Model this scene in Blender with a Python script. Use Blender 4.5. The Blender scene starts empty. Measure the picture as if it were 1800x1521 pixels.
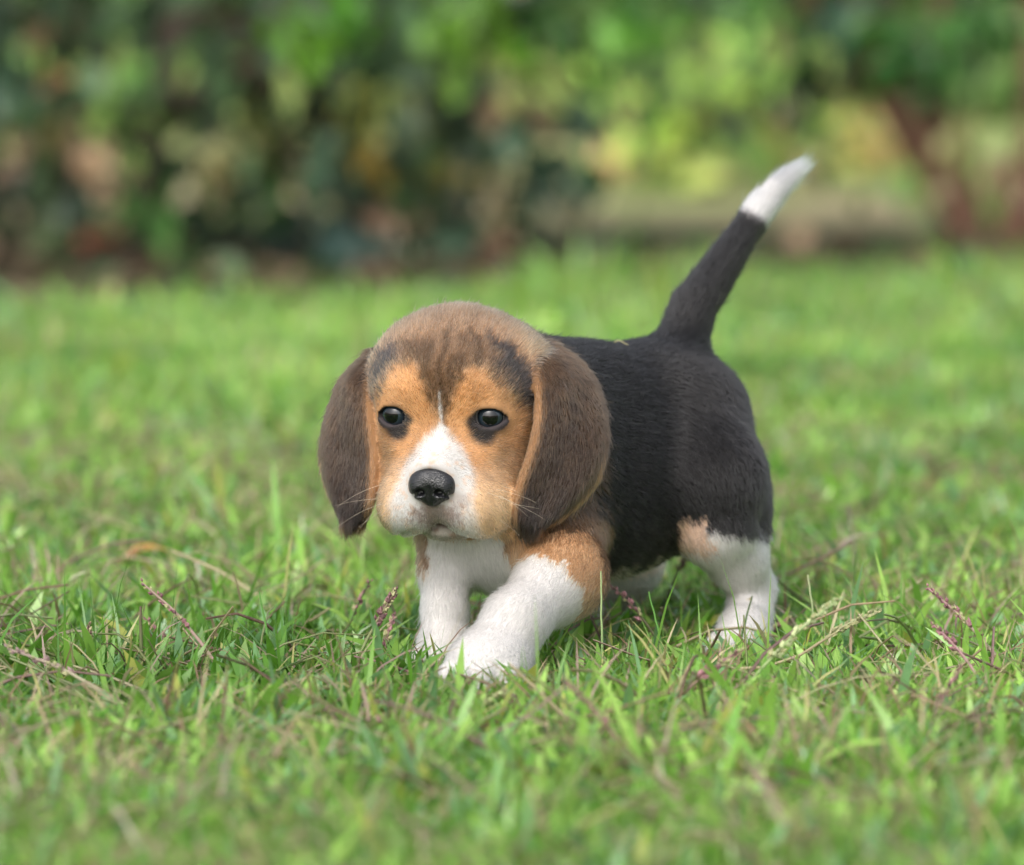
import bpy, math, random
import numpy as np
from mathutils import Vector, Matrix

R = math.radians
rng = np.random.default_rng(7)
random.seed(7)
sc = bpy.context.scene
col = sc.collection

# ------------------------------------------------------------------ camera
CAM = np.array([0.0, -2.5, 0.36])
FPX = 8250.0                      # focal length in photo pixels (1800 px wide)
PITCH = math.atan((760.5 - 36.0) / FPX)
cam_d = bpy.data.cameras.new('camera')
cam = bpy.data.objects.new('camera', cam_d)
col.objects.link(cam)
cam.location = CAM
cam.rotation_euler = (R(90) - PITCH, 0, 0)
cam_d.sensor_width = 36.0
cam_d.lens = FPX / 1800 * 36.0
cam_d.clip_start = 0.05
cam_d.clip_end = 2000
cam_d.dof.use_dof = True
cam_d.dof.focus_distance = 2.503
cam_d.dof.aperture_fstop = 5.6
sc.camera = cam

# ------------------------------------------------------------------ sky, sun, exposure
SUN_EL, SUN_AZ = 42.0, 203.0      # azimuth clockwise from +Y
world = bpy.data.worlds.new('World')
sc.world = world
world.use_nodes = True
wn = world.node_tree
wn.nodes.clear()
sky = wn.nodes.new('ShaderNodeTexSky')
sky.sky_type = 'NISHITA'
sky.sun_disc = False
sky.sun_elevation = R(SUN_EL)
sky.sun_rotation = R(SUN_AZ)
sky.dust_density = 4.0
sky.air_density = 1.0
hs = wn.nodes.new('ShaderNodeHueSaturation')
hs.inputs['Saturation'].default_value = 0.35      # thin even cloud
bg = wn.nodes.new('ShaderNodeBackground')
bg.inputs['Strength'].default_value = 0.15
wo = wn.nodes.new('ShaderNodeOutputWorld')
wn.links.new(sky.outputs[0], hs.inputs['Color'])
wn.links.new(hs.outputs[0], bg.inputs['Color'])
wn.links.new(bg.outputs[0], wo.inputs['Surface'])

sun_d = bpy.data.lights.new('sun', 'SUN')
sun_d.energy = 0.62
sun_d.angle = R(10)
sun_d.color = (1.0, 0.96, 0.9)
sun = bpy.data.objects.new('sun', sun_d)
col.objects.link(sun)
sd_ = Vector((math.sin(R(SUN_AZ)) * math.cos(R(SUN_EL)), math.cos(R(SUN_AZ)) * math.cos(R(SUN_EL)), math.sin(R(SUN_EL))))
sun.rotation_euler = (-sd_).to_track_quat('-Z', 'Y').to_euler()

sc.view_settings.view_transform = 'Standard'
sc.view_settings.look = 'None'
sc.view_settings.gamma = 1.0
sc.view_settings.use_curve_mapping = False
sc.view_settings.exposure = 0.92
sc.render.engine = 'CYCLES'
cy = sc.cycles
cy.use_denoising = True
try:
    cy.denoiser = 'OPENIMAGEDENOISE'
    cy.denoising_input_passes = 'RGB_ALBEDO_NORMAL'
except Exception:
    pass
cy.max_bounces = 10
cy.diffuse_bounces = 4
cy.glossy_bounces = 4
cy.transmission_bounces = 8
cy.transparent_max_bounces = 8
cy.use_adaptive_sampling = True
cy.adaptive_threshold = 0.012
cy.caustics_reflective = False
cy.caustics_refractive = False
try:
    sc.cycles_curves.shape = 'RIBBONS'
except Exception:
    pass

# ------------------------------------------------------------------ helpers
cF = np.array([0, math.cos(PITCH), -math.sin(PITCH)])
cU = np.array([0, math.sin(PITCH), math.cos(PITCH)])

def W(px, py, Y):
    """world point at depth Y that stands at the measured photo position"""
    d = np.array([1.0, 0, 0]) * (px - 900) / FPX + cU * (760.5 - py) / FPX + cF
    return CAM + d * ((Y - CAM[1]) / d[1])

def GR(px, py, z=0.0):
    """point on the ground at height z"""
    d = np.array([1.0, 0, 0]) * (px - 900) / FPX + cU * (760.5 - py) / FPX + cF
    return CAM + d * ((z - CAM[2]) / d[2])

def unit(v):
    v = np.asarray(v, float)
    return v / (np.linalg.norm(v, axis=-1, keepdims=True) + 1e-12)

def tag(o, label=None, cat=None, group=None, kind=None):
    if label: o['label'] = label
    if cat: o['category'] = cat
    if group: o['group'] = group
    if kind: o['kind'] = kind
    return o

def np_mesh(name, V, F, mat, parent=None, smooth=True, colr=None):
    """one mesh object out of numpy arrays; F is (n,3) or (n,4)"""
    me = bpy.data.meshes.new(name)
    V = np.ascontiguousarray(V, dtype=np.float32)
    F = np.ascontiguousarray(F, dtype=np.int32)
    n, k = F.shape
    me.vertices.add(len(V)); me.vertices.foreach_set('co', V.ravel())
    me.loops.add(n * k); me.loops.foreach_set('vertex_index', F.ravel())
    me.polygons.add(n)
    me.polygons.foreach_set('loop_start', np.arange(0, n * k, k, dtype=np.int32))
    me.polygons.foreach_set('loop_total', np.full(n, k, dtype=np.int32))
    me.polygons.foreach_set('use_smooth', np.full(n, smooth, dtype=bool))
    if colr is not None:
        a = me.attributes.new('col', 'FLOAT_COLOR', 'POINT')
        c4 = np.ones((len(V), 4), dtype=np.float32); c4[:, :3] = colr
        a.data.foreach_set('color', c4.ravel())
    me.update(); me.validate()
    if mat: me.materials.append(mat)
    o = bpy.data.objects.new(name, me)
    col.objects.link(o)
    o.parent = parent
    return o

def empty(name, loc):
    o = bpy.data.objects.new(name, None)
    o.empty_display_size = 0.02
    col.objects.link(o); o.location = loc
    return o

class Sines:
    """smooth random field"""
    def __init__(s, scale, seed, n=10):
        r = np.random.default_rng(seed)
        s.k = unit(r.normal(size=(n, 3))) * (2 * math.pi / scale) * r.uniform(0.6, 1.6, (n, 1))
        s.p = r.uniform(0, 6.28, n)
    def __call__(s, P):
        return np.sin(P @ s.k.T + s.p).sum(1) / math.sqrt(len(s.p) / 2)

def sstep(a, b, x):
    t = np.clip((x - a) / (b - a), 0, 1)
    return t * t * (3 - 2 * t)

def principled(name, base=(0.5, 0.5, 0.5), rough=0.6, attr=None, spec=0.5):
    m = bpy.data.materials.new(name); m.use_nodes = True
    nt = m.node_tree
    b = nt.nodes['Principled BSDF']
    b.inputs['Base Color'].default_value = (*base, 1)
    b.inputs['Roughness'].default_value = rough
    b.inputs['Specular IOR Level'].default_value = spec
    if attr:
        a = nt.nodes.new('ShaderNodeAttribute'); a.attribute_name = attr
        nt.links.new(a.outputs['Color'], b.inputs['Base Color'])
    return m, nt, b

def leaf_material(name, transl=0.35, rough=0.45, spec=0.4):
    m = bpy.data.materials.new(name); m.use_nodes = True
    nt = m.node_tree
    b = nt.nodes['Principled BSDF']
    out = nt.nodes['Material Output']
    a = nt.nodes.new('ShaderNodeAttribute'); a.attribute_name = 'col'
    nz = nt.nodes.new('ShaderNodeTexNoise'); nz.inputs['Scale'].default_value = 160
    geo = nt.nodes.new('ShaderNodeNewGeometry')
    nt.links.new(geo.outputs['Position'], nz.inputs['Vector'])
    hsv = nt.nodes.new('ShaderNodeHueSaturation')
    mr = nt.nodes.new('ShaderNodeMapRange')
    mr.inputs['To Min'].default_value = 0.75; mr.inputs['To Max'].default_value = 1.25
    nt.links.new(nz.outputs['Fac'], mr.inputs['Value'])
    nt.links.new(mr.outputs[0], hsv.inputs['Value'])
    nt.links.new(a.outputs['Color'], hsv.inputs['Color'])
    nt.links.new(hsv.outputs[0], b.inputs['Base Color'])
    b.inputs['Roughness'].default_value = rough
    b.inputs['Specular IOR Level'].default_value = spec
    t = nt.nodes.new('ShaderNodeBsdfTranslucent')
    nt.links.new(hsv.outputs[0], t.inputs['Color'])
    mx = nt.nodes.new('ShaderNodeMixShader'); mx.inputs['Fac'].default_value = transl
    nt.links.new(b.outputs[0], mx.inputs[1]); nt.links.new(t.outputs[0], mx.inputs[2])
    nt.links.new(mx.outputs[0], out.inputs['Surface'])
    return m

# ------------------------------------------------------------------ distance-field sculpting
class Field:
    def __init__(s, lo, hi, h):
        s.lo = np.array(lo, float); s.h = h
        s.n = np.ceil((np.array(hi) - s.lo) / h).astype(int) + 1
        s.F = np.full(tuple(s.n), 1.0, dtype=np.float32)
    def block(s, lo, hi):
        a = np.maximum(np.floor((np.asarray(lo) - s.lo) / s.h).astype(int), 0)
        b = np.minimum(np.ceil((np.asarray(hi) - s.lo) / s.h).astype(int) + 1, s.n)
        ax = [(s.lo[i] + s.h * np.arange(a[i], b[i])).astype(np.float32) for i in range(3)]
        return tuple(slice(a[i], b[i]) for i in range(3)), ax
    def add(s, p, k, sub=False):
        m = k + 4 * s.h
        sl, ax = s.block(p.lo - m, p.hi + m)
        if any(len(a) < 1 for a in ax): return
        d = p.dist(ax[0][:, None, None], ax[1][None, :, None], ax[2][None, None, :])
        A = s.F[sl]
        if sub:
            d = -d
            hh = np.maximum(k - np.abs(A - d), 0) / k
            s.F[sl] = np.maximum(A, d) + hh * hh * k * 0.25
        else:
            hh = np.maximum(k - np.abs(A - d), 0) / k
            s.F[sl] = np.minimum(A, d) - hh * hh * k * 0.25
    def sample(s, P):
        i = np.clip(np.round((P - s.lo) / s.h).astype(int), 0, s.n - 1)
        out = s.F[i[:, 0], i[:, 1], i[:, 2]].copy()
        q = (P - s.lo) / s.h
        out[((q < 0) | (q > s.n - 1)).any(1)] = 1.0
        return out
    def mesh(s, smooth=3):
        F = s.F; n = s.n
        ins = F < 0
        c = np.zeros(tuple(n - 1), dtype=np.uint8)
        for i in (0, 1):
            for j in (0, 1):
                for k in (0, 1):
                    c += ins[i:n[0]-1+i, j:n[1]-1+j, k:n[2]-1+k]
        act = np.argwhere((c > 0) & (c < 8)); del c
        acc = np.zeros((len(act), 3)); cnt = np.zeros(len(act))
        for ax in range(3):
            o1, o2 = [a for a in range(3) if a != ax]
            for u in (0, 1):
                for v in (0, 1):
                    p = act.copy(); p[:, o1] += u; p[:, o2] += v
                    q = p.copy(); q[:, ax] += 1
                    fp = F[tuple(p.T)]; fq = F[tuple(q.T)]
                    m = (fp < 0) != (fq < 0)
                    t = np.where(m, fp / np.where(m, fp - fq, 1), 0)
                    loc = p.astype(float); loc[:, ax] += t
                    acc[m] += loc[m]; cnt[m] += 1
        V = s.lo + s.h * acc / cnt[:, None]
        idx = np.full(tuple(n - 1), -1, dtype=np.int32)
        idx[tuple(act.T)] = np.arange(len(act))
        Q = []
        for ax in range(3):
            o1, o2 = (ax + 1) % 3, (ax + 2) % 3
            sa = [slice(None)] * 3; sb = [slice(None)] * 3
            sa[ax] = slice(0, n[ax]-1); sb[ax] = slice(1, n[ax])
            A = ins[tuple(sa)]; B = ins[tuple(sb)]
            e = np.argwhere(A != B)
            e = e[(e[:, o1] > 0) & (e[:, o2] > 0) & (e[:, o1] < n[o1]-1) & (e[:, o2] < n[o2]-1)]
            flip = A[tuple(e.T)]
            def cell(a, b):
                x = e.copy(); x[:, o1] -= a; x[:, o2] -= b
                return idx[tuple(x.T)]
            q = np.stack([cell(1, 1), cell(0, 1), cell(0, 0), cell(1, 0)], 1)
            q[~flip] = q[~flip][:, ::-1]
            Q.append(q)
        Q = np.concatenate(Q)
        Q = Q[(Q >= 0).all(1)]
        E = np.concatenate([Q[:, [0, 1]], Q[:, [1, 2]], Q[:, [2, 3]], Q[:, [3, 0]]])
        for it in range(smooth):
            a = np.zeros_like(V); w = np.zeros(len(V))
            for d in range(3):
                a[:, d] = np.bincount(E[:, 0], V[E[:, 1], d], len(V)) + np.bincount(E[:, 1], V[E[:, 0], d], len(V))
            w = np.bincount(E[:, 0], minlength=len(V)) + np.bincount(E[:, 1], minlength=len(V))
            V = V + (0.5 if it % 2 == 0 else -0.45) * (a / w[:, None] - V)
        return V, Q

class Cone:                         # tapered capsule
    def __init__(s, a, b, ra, rb):
        s.a = np.asarray(a, float); s.b = np.asarray(b, float); s.ra = ra; s.rb = rb
        s.lo = np.minimum(s.a - ra, s.b - rb); s.hi = np.maximum(s.a + ra, s.b + rb)
        s.flow = unit(s.b - s.a)
    def dist(s, x, y, z):
        ab = s.b - s.a; L = float(ab @ ab) + 1e-12
        px, py, pz = x - s.a[0], y - s.a[1], z - s.a[2]
        t = np.clip((px * ab[0] + py * ab[1] + pz * ab[2]) / L, 0, 1)
        return np.sqrt((px - t*ab[0])**2 + (py - t*ab[1])**2 + (pz - t*ab[2])**2) - (s.ra + (s.rb - s.ra) * t)

class Ell:                          # oriented ellipsoid; axes = rows of M
    def __init__(s, c, r, M=np.eye(3)):
        s.c = np.asarray(c, float); s.r = np.asarray(r, float); s.M = np.asarray(M, float)
        e = np.sqrt(((s.M * s.r[:, None]) ** 2).sum(0))
        s.lo = s.c - e; s.hi = s.c + e
        s.flow = np.zeros(3)
    def dist(s, x, y, z):
        px, py, pz = x - s.c[0], y - s.c[1], z - s.c[2]
        k0 = 0; k1 = 0
        for i in range(3):
            q = px * s.M[i, 0] + py * s.M[i, 1] + pz * s.M[i, 2]
            k0 = k0 + (q / s.r[i]) ** 2; k1 = k1 + (q / s.r[i] ** 2) ** 2
        k0 = np.sqrt(k0); k1 = np.sqrt(k1) + 1e-9
        return k0 * (k0 - 1) / k1

def pdist(p, P):
    return p.dist(P[:, 0], P[:, 1], P[:, 2])

def vnormals(V, Q):
    n = np.cross(V[Q[:, 2]] - V[Q[:, 0]], V[Q[:, 3 if Q.shape[1] > 3 else 1]] - V[Q[:, 1 if Q.shape[1] > 3 else 0]])
    if Q.shape[1] == 3: n = np.cross(V[Q[:, 1]] - V[Q[:, 0]], V[Q[:, 2]] - V[Q[:, 0]])
    N = np.zeros_like(V)
    for k in range(Q.shape[1]):
        for d in range(3):
            N[:, d] += np.bincount(Q[:, k], n[:, d], len(V))
    return unit(N)



# ------------------------------------------------------------------ ground
def lin(r, g, b_):
    f = lambda c: ((c / 255 + .055) / 1.055) ** 2.4 if c > 10 else c / 255 / 12.92
    return np.array([f(r), f(g), f(b_)])

gm, nt, bs = principled('lawn_soil', (.06, .055, .03), rough=.95, spec=.1)
geo = nt.nodes.new('ShaderNodeNewGeometry')
def noise(scale, detail=4):
    n = nt.nodes.new('ShaderNodeTexNoise'); n.inputs['Scale'].default_value = scale; n.inputs['Detail'].default_value = detail
    nt.links.new(geo.outputs['Position'], n.inputs['Vector']); return n
def ramp(src, *stops):
    r = nt.nodes.new('ShaderNodeValToRGB'); nt.links.new(src, r.inputs[0])
    while len(r.color_ramp.elements) < len(stops): r.color_ramp.elements.new(.5)
    for e, (p, c) in zip(r.color_ramp.elements, stops): e.position = p; e.color = (*c, 1)
    return r
near = ramp(noise(60).outputs['Fac'], (.3, (.06, .05, .028)), (.5, (.13, .13, .05)), (.7, (.22, .17, .09)))
# the open ground beyond the shrubs: thin grass, dry leaves and bare earth
tanr = ramp(noise(1.1, 6).outputs['Fac'], (.34, (.38, .29, .19)), (.52, (.34, .30, .16)), (.64, (.22, .29, .09)))
lawn2 = ramp(noise(.5, 6).outputs['Fac'], (.36, (.28, .31, .10)), (.60, (.19, .33, .06)))
sp2 = nt.nodes.new('ShaderNodeSeparateXYZ'); nt.links.new(geo.outputs['Position'], sp2.inputs[0])
ad = nt.nodes.new('ShaderNodeMath'); ad.operation = 'MULTIPLY_ADD'; ad.inputs[1].default_value = 7.0
nt.links.new(noise(.35, 3).outputs['Fac'], ad.inputs[0]); nt.links.new(sp2.outputs['Y'], ad.inputs[2])
mr2 = nt.nodes.new('ShaderNodeMapRange'); mr2.inputs['From Min'].default_value = 10.5; mr2.inputs['From Max'].default_value = 19
nt.links.new(ad.outputs[0], mr2.inputs['Value'])
far = nt.nodes.new('ShaderNodeMix'); far.data_type = 'RGBA'
nt.links.new(mr2.outputs[0], far.inputs['Factor']); nt.links.new(tanr.outputs[0], far.inputs['A']); nt.links.new(lawn2.outputs[0], far.inputs['B'])
sp = nt.nodes.new('ShaderNodeSeparateXYZ'); nt.links.new(geo.outputs['Position'], sp.inputs[0])
mr = nt.nodes.new('ShaderNodeMapRange'); mr.inputs['From Min'].default_value = 5.3; mr.inputs['From Max'].default_value = 6.2
nt.links.new(sp.outputs['Y'], mr.inputs['Value'])
mx = nt.nodes.new('ShaderNodeMix'); mx.data_type = 'RGBA'
nt.links.new(mr.outputs[0], mx.inputs['Factor']); nt.links.new(near.outputs[0], mx.inputs['A']); nt.links.new(far.outputs['Result'], mx.inputs['B'])
nt.links.new(mx.outputs['Result'], bs.inputs['Base Color'])
np_mesh('ground', np.array([[-300, -60, 0], [300, -60, 0], [300, 500, 0], [-300, 500, 0]], float), np.array([[0, 1, 2, 3]]), gm, smooth=False)['kind'] = 'structure'

# earth bed under the shrubs, with a wavy edge
xs_ = np.linspace(-4, 4, 161)
edge = 3.36 + .26 * np.sin(xs_ * 4.6 + 1) + .14 * np.sin(xs_ * 11.3) + .06 * np.sin(xs_ * 29) + .62 * sstep(.02, .45, xs_)
def bed_edge(x): return np.interp(x, xs_, edge)
bv = np.concatenate([np.stack([xs_, edge, np.full(161, .006)], 1), np.stack([xs_, np.full(161, 5.35) + .12 * np.sin(xs_ * 2.3), np.full(161, .006)], 1)])
bq = np.stack([np.arange(160), np.arange(1, 161), np.arange(162, 322), np.arange(161, 321)], 1)
bm_, nt, bs = principled('bed_earth', (.05, .035, .024), rough=.95, spec=.1)
geo = nt.nodes.new('ShaderNodeNewGeometry')
r_ = ramp(noise(14, 5).outputs['Fac'], (.35, (.028, .022, .013)), (.55, (.070, .055, .032)), (.7, (.14, .11, .07)))
nt.links.new(r_.outputs[0], bs.inputs['Base Color'])
np_mesh('planting_bed', bv, bq, bm_, smooth=False)['kind'] = 'structure'
# ------------------------------------------------------------------ shrubs behind the lawn
leafm = leaf_material('shrub_leaf', .30, .42, .5)
barkm, nt, bs = principled('bark', (.12, .09, .07), rough=.9, spec=.15)
geo = nt.nodes.new('ShaderNodeNewGeometry')
r_ = ramp(noise(35, 6).outputs['Fac'], (.35, (.06, .045, .035)), (.6, (.17, .13, .105)))
nt.links.new(r_.outputs[0], bs.inputs['Base Color'])

def leaves(P0, dirs, L, Wd, colr, curl=.25):
    """many leaves: pointed ovals folded along the midrib; returns V, F, C"""
    n = len(P0)
    d = unit(dirs)
    side = unit(np.cross(d, rng.normal(size=(n, 3)) * .5 + np.array([0, 0, 1.0])))
    up = np.cross(side, d)
    prof = np.array([[0, 0], [.25, .38], [.55, .5], [.82, .30], [1.0, 0]])
    V = []
    for k, (t, w) in enumerate(prof):
        c = P0 + d * (L * t)[:, None] - up * (L * curl * t * t)[:, None]
        if 0 < k < 4:
            V += [c - side * (Wd * w)[:, None] + up * (Wd * w * .35)[:, None], c, c + side * (Wd * w)[:, None] + up * (Wd * w * .35)[:, None]]
        else:
            V += [c]
    V = np.stack(V, 1)          # n,11,3
    f = [(0, 2, 1), (0, 3, 2), (1, 2, 5), (1, 5, 4), (2, 3, 6), (2, 6, 5), (4, 5, 8), (4, 8, 7), (5, 6, 9), (5, 9, 8), (7, 8, 10), (8, 9, 10)]
    F = (np.array(f)[None] + (np.arange(n) * 11)[:, None, None]).reshape(-1, 3)
    return V.reshape(-1, 3), F, np.repeat(colr, 11, 0)

def tube(pts, rads, ns=7):
    pts = np.asarray(pts, float); rads = np.asarray(rads, float)
    t = unit(np.gradient(pts, axis=0))
    ref = np.array([.3, .9, .2]); a = unit(np.cross(t, ref)); c = np.cross(t, a)
    ang = np.linspace(0, 2 * np.pi, ns, endpoint=False)
    V = pts[:, None] + (a[:, None] * np.cos(ang)[None, :, None] + c[:, None] * np.sin(ang)[None, :, None]) * rads[:, None, None]
    m = len(pts)
    i, j = np.meshgrid(np.arange(m - 1), np.arange(ns), indexing='ij'); i = i.ravel(); j = j.ravel(); j2 = (j + 1) % ns
    return V.reshape(-1, 3), np.stack([i * ns + j, i * ns + j2, (i + 1) * ns + j2, (i + 1) * ns + j], 1)

GREENS = np.array([[.055, .115, .036], [.080, .150, .062], [.110, .21, .055], [.095, .150, .095], [.15, .28, .06], [.21, .35, .09]])
# clusters of leaves that stand out: photo position, radius, colour
BLOBS = [(540, 50, 55, (120, 178, 52)), (620, 20, 50, (90, 150, 45)), (830, 25, 80, (130, 178, 62)), (760, 40, 45, (120, 170, 60)), (200, 185, 55, (135, 170, 85)), (235, 130, 35, (120, 170, 80)), (160, 265, 45, (178, 150, 118)),
 (120, 215, 40, (160, 150, 100)), (30, 130, 50, (75, 105, 80)), (60, 55, 24, (150, 115, 92)), (95, 130, 26, (150, 112, 70)), (645, 185, 42, (140, 145, 70)), (648, 268, 38, (180, 155, 78)), (455, 225, 40, (135, 140, 75)), (385, 300, 45, (140, 132, 82)),
 (290, 345, 55, (80, 128, 60)), (230, 380, 40, (75, 120, 58)), (470, 310, 50, (45, 100, 25)), (560, 285, 55, (80, 112, 85)), (672, 366, 38, (165, 135, 110)), (170, 432, 30, (160, 105, 80)), (5, 285, 26, (165, 140, 120)), (780, 300, 38, (135, 125, 65)),
 (735, 190, 40, (120, 128, 70)), (925, 140, 48, (168, 172, 105)), (950, 260, 70, (65, 92, 72)), (610, 430, 70, (55, 80, 72)), (520, 400, 50, (45, 70, 60)), (870, 350, 40, (120, 110, 80)), (880, 455, 34, (140, 110, 90)), (90, 410, 40, (95, 110, 75)), (800, 470, 45, (70, 95, 75)),
 (700, 95, 50, (75, 98, 80)), (455, 105, 40, (120, 92, 85)), (1080, 50, 55, (110, 165, 65)), (1180, 30, 50, (110, 160, 65)), (1050, 120, 40, (60, 115, 50)), (1120, 10, 50, (70, 125, 45)), (980, 40, 50, (55, 110, 30)), (1300, 10, 50, (95, 140, 70)), (1440, 20, 50, (55, 85, 70)),
 (1560, 60, 60, (45, 95, 25)), (1690, 60, 55, (80, 130, 60)), (1760, 150, 50, (105, 140, 70)), (1600, 120, 50, (40, 90, 30)), (1750, 30, 45, (60, 105, 45)), (1700, 230, 45, (140, 140, 85)), (1770, 300, 40, (150, 125, 95)), (1640, 300, 35, (120, 105, 70)), (1420, 210, 30, (75, 95, 60)), (1390, 190, 26, (110, 100, 80))]

shrubs = []
redm, nt, bs = principled('red_bark', (.20, .11, .075), rough=.85, spec=.15)
def make_shrub(x, y, hgt, rad, nl, label, stems, pal, low=.02, bark=barkm):
    root = empty('shrub', (x, y, 0))
    tag(root, label, 'shrub', 'shrubs along the back of the lawn')
    bpy.context.view_layer.update(); iv = root.matrix_world.inverted()
    tips = []
    for k in range(stems):
        a0 = rng.uniform(0, 6.28); r0 = rng.uniform(.02, .16) * rad / .5
        p = np.array([x + r0 * math.cos(a0), y + r0 * math.sin(a0), -.02]); d = unit([math.cos(a0) * .35, math.sin(a0) * .35, 1.0])
        pts = [p]; n = 9
        for i in range(n):
            d = unit(d + rng.normal(size=3) * .16 + np.array([math.cos(a0), math.sin(a0), 0]) * .05)
            pts.append(pts[-1] + d * hgt / n * rng.uniform(.85, 1.1))
        V_, Q_ = tube(pts, np.linspace(rng.uniform(.010, .020), .003, n + 1))
        o = np_mesh('stem', V_, Q_, bark); o.parent = root; o.matrix_parent_inverse = iv
        tips += pts[1:]
    tips = np.array(tips)
    ix = rng.integers(0, len(tips), nl)
    P0 = tips[ix] + rng.normal(size=(nl, 3)) * np.array([.42, .36, .22]) * rad
    P0[:, 2] = np.abs(P0[:, 2] - low) + low
    out = unit(P0 - np.array([x, y, hgt * .4]))
    dirs = out * .8 + rng.normal(size=(nl, 3)) * .55 + np.array([0, 0, -.35])
    L = rng.uniform(.035, .085, nl)
    c = pal[rng.integers(0, len(pal), nl)] * rng.uniform(.7, 1.35, (nl, 1))
    dead = rng.random(nl) < .10
    c[dead] = np.array([.36, .25, .15]) * rng.uniform(.5, 1.2, (dead.sum(), 1))
    shrubs.append(dict(root=root, iv=iv, x=x, P=[P0], D=[dirs], L=[L], C=[c], y=y))

PAL1 = GREENS[[0, 1, 1, 2, 3, 3]]; PAL2 = GREENS[[1, 2, 4, 4, 5]]; PAL3 = GREENS[[0, 1, 2, 4]]; PAL4 = GREENS[[4, 5, 5]] * 1.2
make_shrub(-1.75, 4.75, 1.5, .50, 1500, 'dense dark green shrub at the far end of the hedge row', 7, PAL1)
make_shrub(-.78, 4.72, 1.5, .46, 1700, 'dark leafy shrub beside the leaning grey trunk, a few withered leaves', 6, PAL1)
make_shrub(-.20, 4.80, 1.4, .38, 1700, 'broad shrub with blue-green and yellowing leaves next to the gap', 6, PAL1)
make_shrub(.76, 5.05, 1.6, .26, 900, 'shrub with reddish brown bare stems on the other side of the gap', 11, PAL3, .24, redm)
make_shrub(1.75, 4.85, 1.5, .50, 1300, 'green shrub behind the reddish stemmed one, away from the gap', 7, PAL3)
make_shrub(.42, 7.5, .40, .26, 160, 'low yellow-green bush on the bare ground seen through the gap', 5, PAL4, .03)
make_shrub(.80, 8.4, .40, .30, 160, 'pale low bush on the open ground behind the yellow-green one', 5, PAL4, .03)
GAP_BLOBS = [(1190, 190, 80, (165, 195, 85)), (1120, 130, 70, (140, 180, 75)), (1330, 110, 80, (140, 180, 85)), (1230, 270, 70, (165, 175, 90)), (1090, 240, 60, (195, 170, 122)), (1080, 300, 50, (190, 160, 122)), (1330, 250, 60, (180, 165, 105)),
 (1480, 230, 60, (180, 172, 100)), (1560, 260, 50, (175, 150, 105)), (1260, 150, 70, (150, 185, 80)), (1430, 150, 60, (140, 165, 80)), (1400, 300, 50, (150, 140, 90))]
for px, py, rr, cc in GAP_BLOBS:
    dy = rng.uniform(7.0, 8.2); c0 = W(px, py, dy); R_ = rr * (dy + 2.5) / FPX; n = 26
    sh = min(shrubs[-2:], key=lambda s_: abs(s_['x'] - c0[0]))
    sh['P'].append(c0 + rng.normal(size=(n, 3)) * R_ * .55); sh['D'].append(rng.normal(size=(n, 3)) * .7 + np.array([0, -.1, -.5])); sh['L'].append(R_ * rng.uniform(.5, .9, n)); sh['C'].append(np.tile(np.minimum(lin(*cc) * 1.6, .85), (n, 1)) * rng.uniform(.8, 1.2, (n, 1)))
for s_ in shrubs[-2:]: s_['x'] = 99
# leaves that stand out on the shrubs
for px, py, rr, cc in BLOBS:
    dy = rng.uniform(4.05, 4.5)
    c0 = W(px, py, dy)
    sh = min(shrubs, key=lambda s_: abs(s_['x'] - c0[0]))
    n = 13
    R_ = rr * (dy + 2.5) / FPX
    P0 = c0 + rng.normal(size=(n, 3)) * R_ * .50
    sh['P'].append(P0); sh['D'].append(rng.normal(size=(n, 3)) * .6 + np.array([0, -.05, -.9])); sh['L'].append(np.full(n, R_ * 1.0) * rng.uniform(.8, 1.2, n))
    sh['C'].append(np.tile(lin(*cc) * 1.0, (n, 1)) * rng.uniform(.85, 1.15, (n, 1)))
for s_ in shrubs:
    P0 = np.concatenate(s_['P']); P0[:, 2] = np.maximum(P0[:, 2], .05); L = np.concatenate(s_['L'])
    V_, F_, C_ = leaves(P0, np.concatenate(s_['D']), L, L * .70, np.concatenate(s_['C']))
    V_[:, 2] = np.maximum(V_[:, 2], .012)
    o = np_mesh('foliage', V_, F_, leafm, colr=C_); o.parent = s_['root']; o.matrix_parent_inverse = s_['iv']; o['kind'] = 'stuff'

# grey trunk leaning out of the hedge, with a side limb
tr = empty('tree', W(250, 480, 4.62)); tr.location.z = 0
tag(tr, 'small tree with a leaning grey-brown trunk standing in the hedge', 'tree')
bpy.context.view_layer.update(); iv = tr.matrix_world.inverted()
Y_ = 4.60
pts = [W(215, 520, Y_) - (0, 0, .05), W(235, 400, Y_), W(262, 250, Y_), W(290, 130, Y_), W(325, 0, Y_), W(350, -160, Y_ + .05), W(400, -500, Y_ + .1), W(420, -1200, Y_ + .1)]
V_, Q_ = tube(pts, [.030, .027, .026, .026, .025, .023, .02, .012], 10)
o = np_mesh('trunk', V_, Q_, barkm); o.parent = tr; o.matrix_parent_inverse = iv
pts = [W(275, 205, Y_), W(340, 165, Y_ - .03), W(410, 135, Y_ - .08), W(480, 105, Y_ - .12), W(560, 20, Y_ - .12), W(600, -150, Y_)]
V_, Q_ = tube(pts, [.020, .020, .018, .015, .012, .008], 8)
o = np_mesh('limb', V_, Q_, barkm); o.parent = tr; o.matrix_parent_inverse = iv
n = 900
P0 = W(410, -1000, Y_) + rng.normal(size=(n, 3)) * np.array([.45, .40, .28]); L = rng.uniform(.05, .09, n)
V_, F_, C_ = leaves(P0, rng.normal(size=(n, 3)) + np.array([0, 0, -.4]), L, L * .5, GREENS[rng.integers(1, 5, n)])
o = np_mesh('crown', V_, F_, leafm, colr=C_); o.parent = tr; o.matrix_parent_inverse = iv; o['kind'] = 'stuff'

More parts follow.
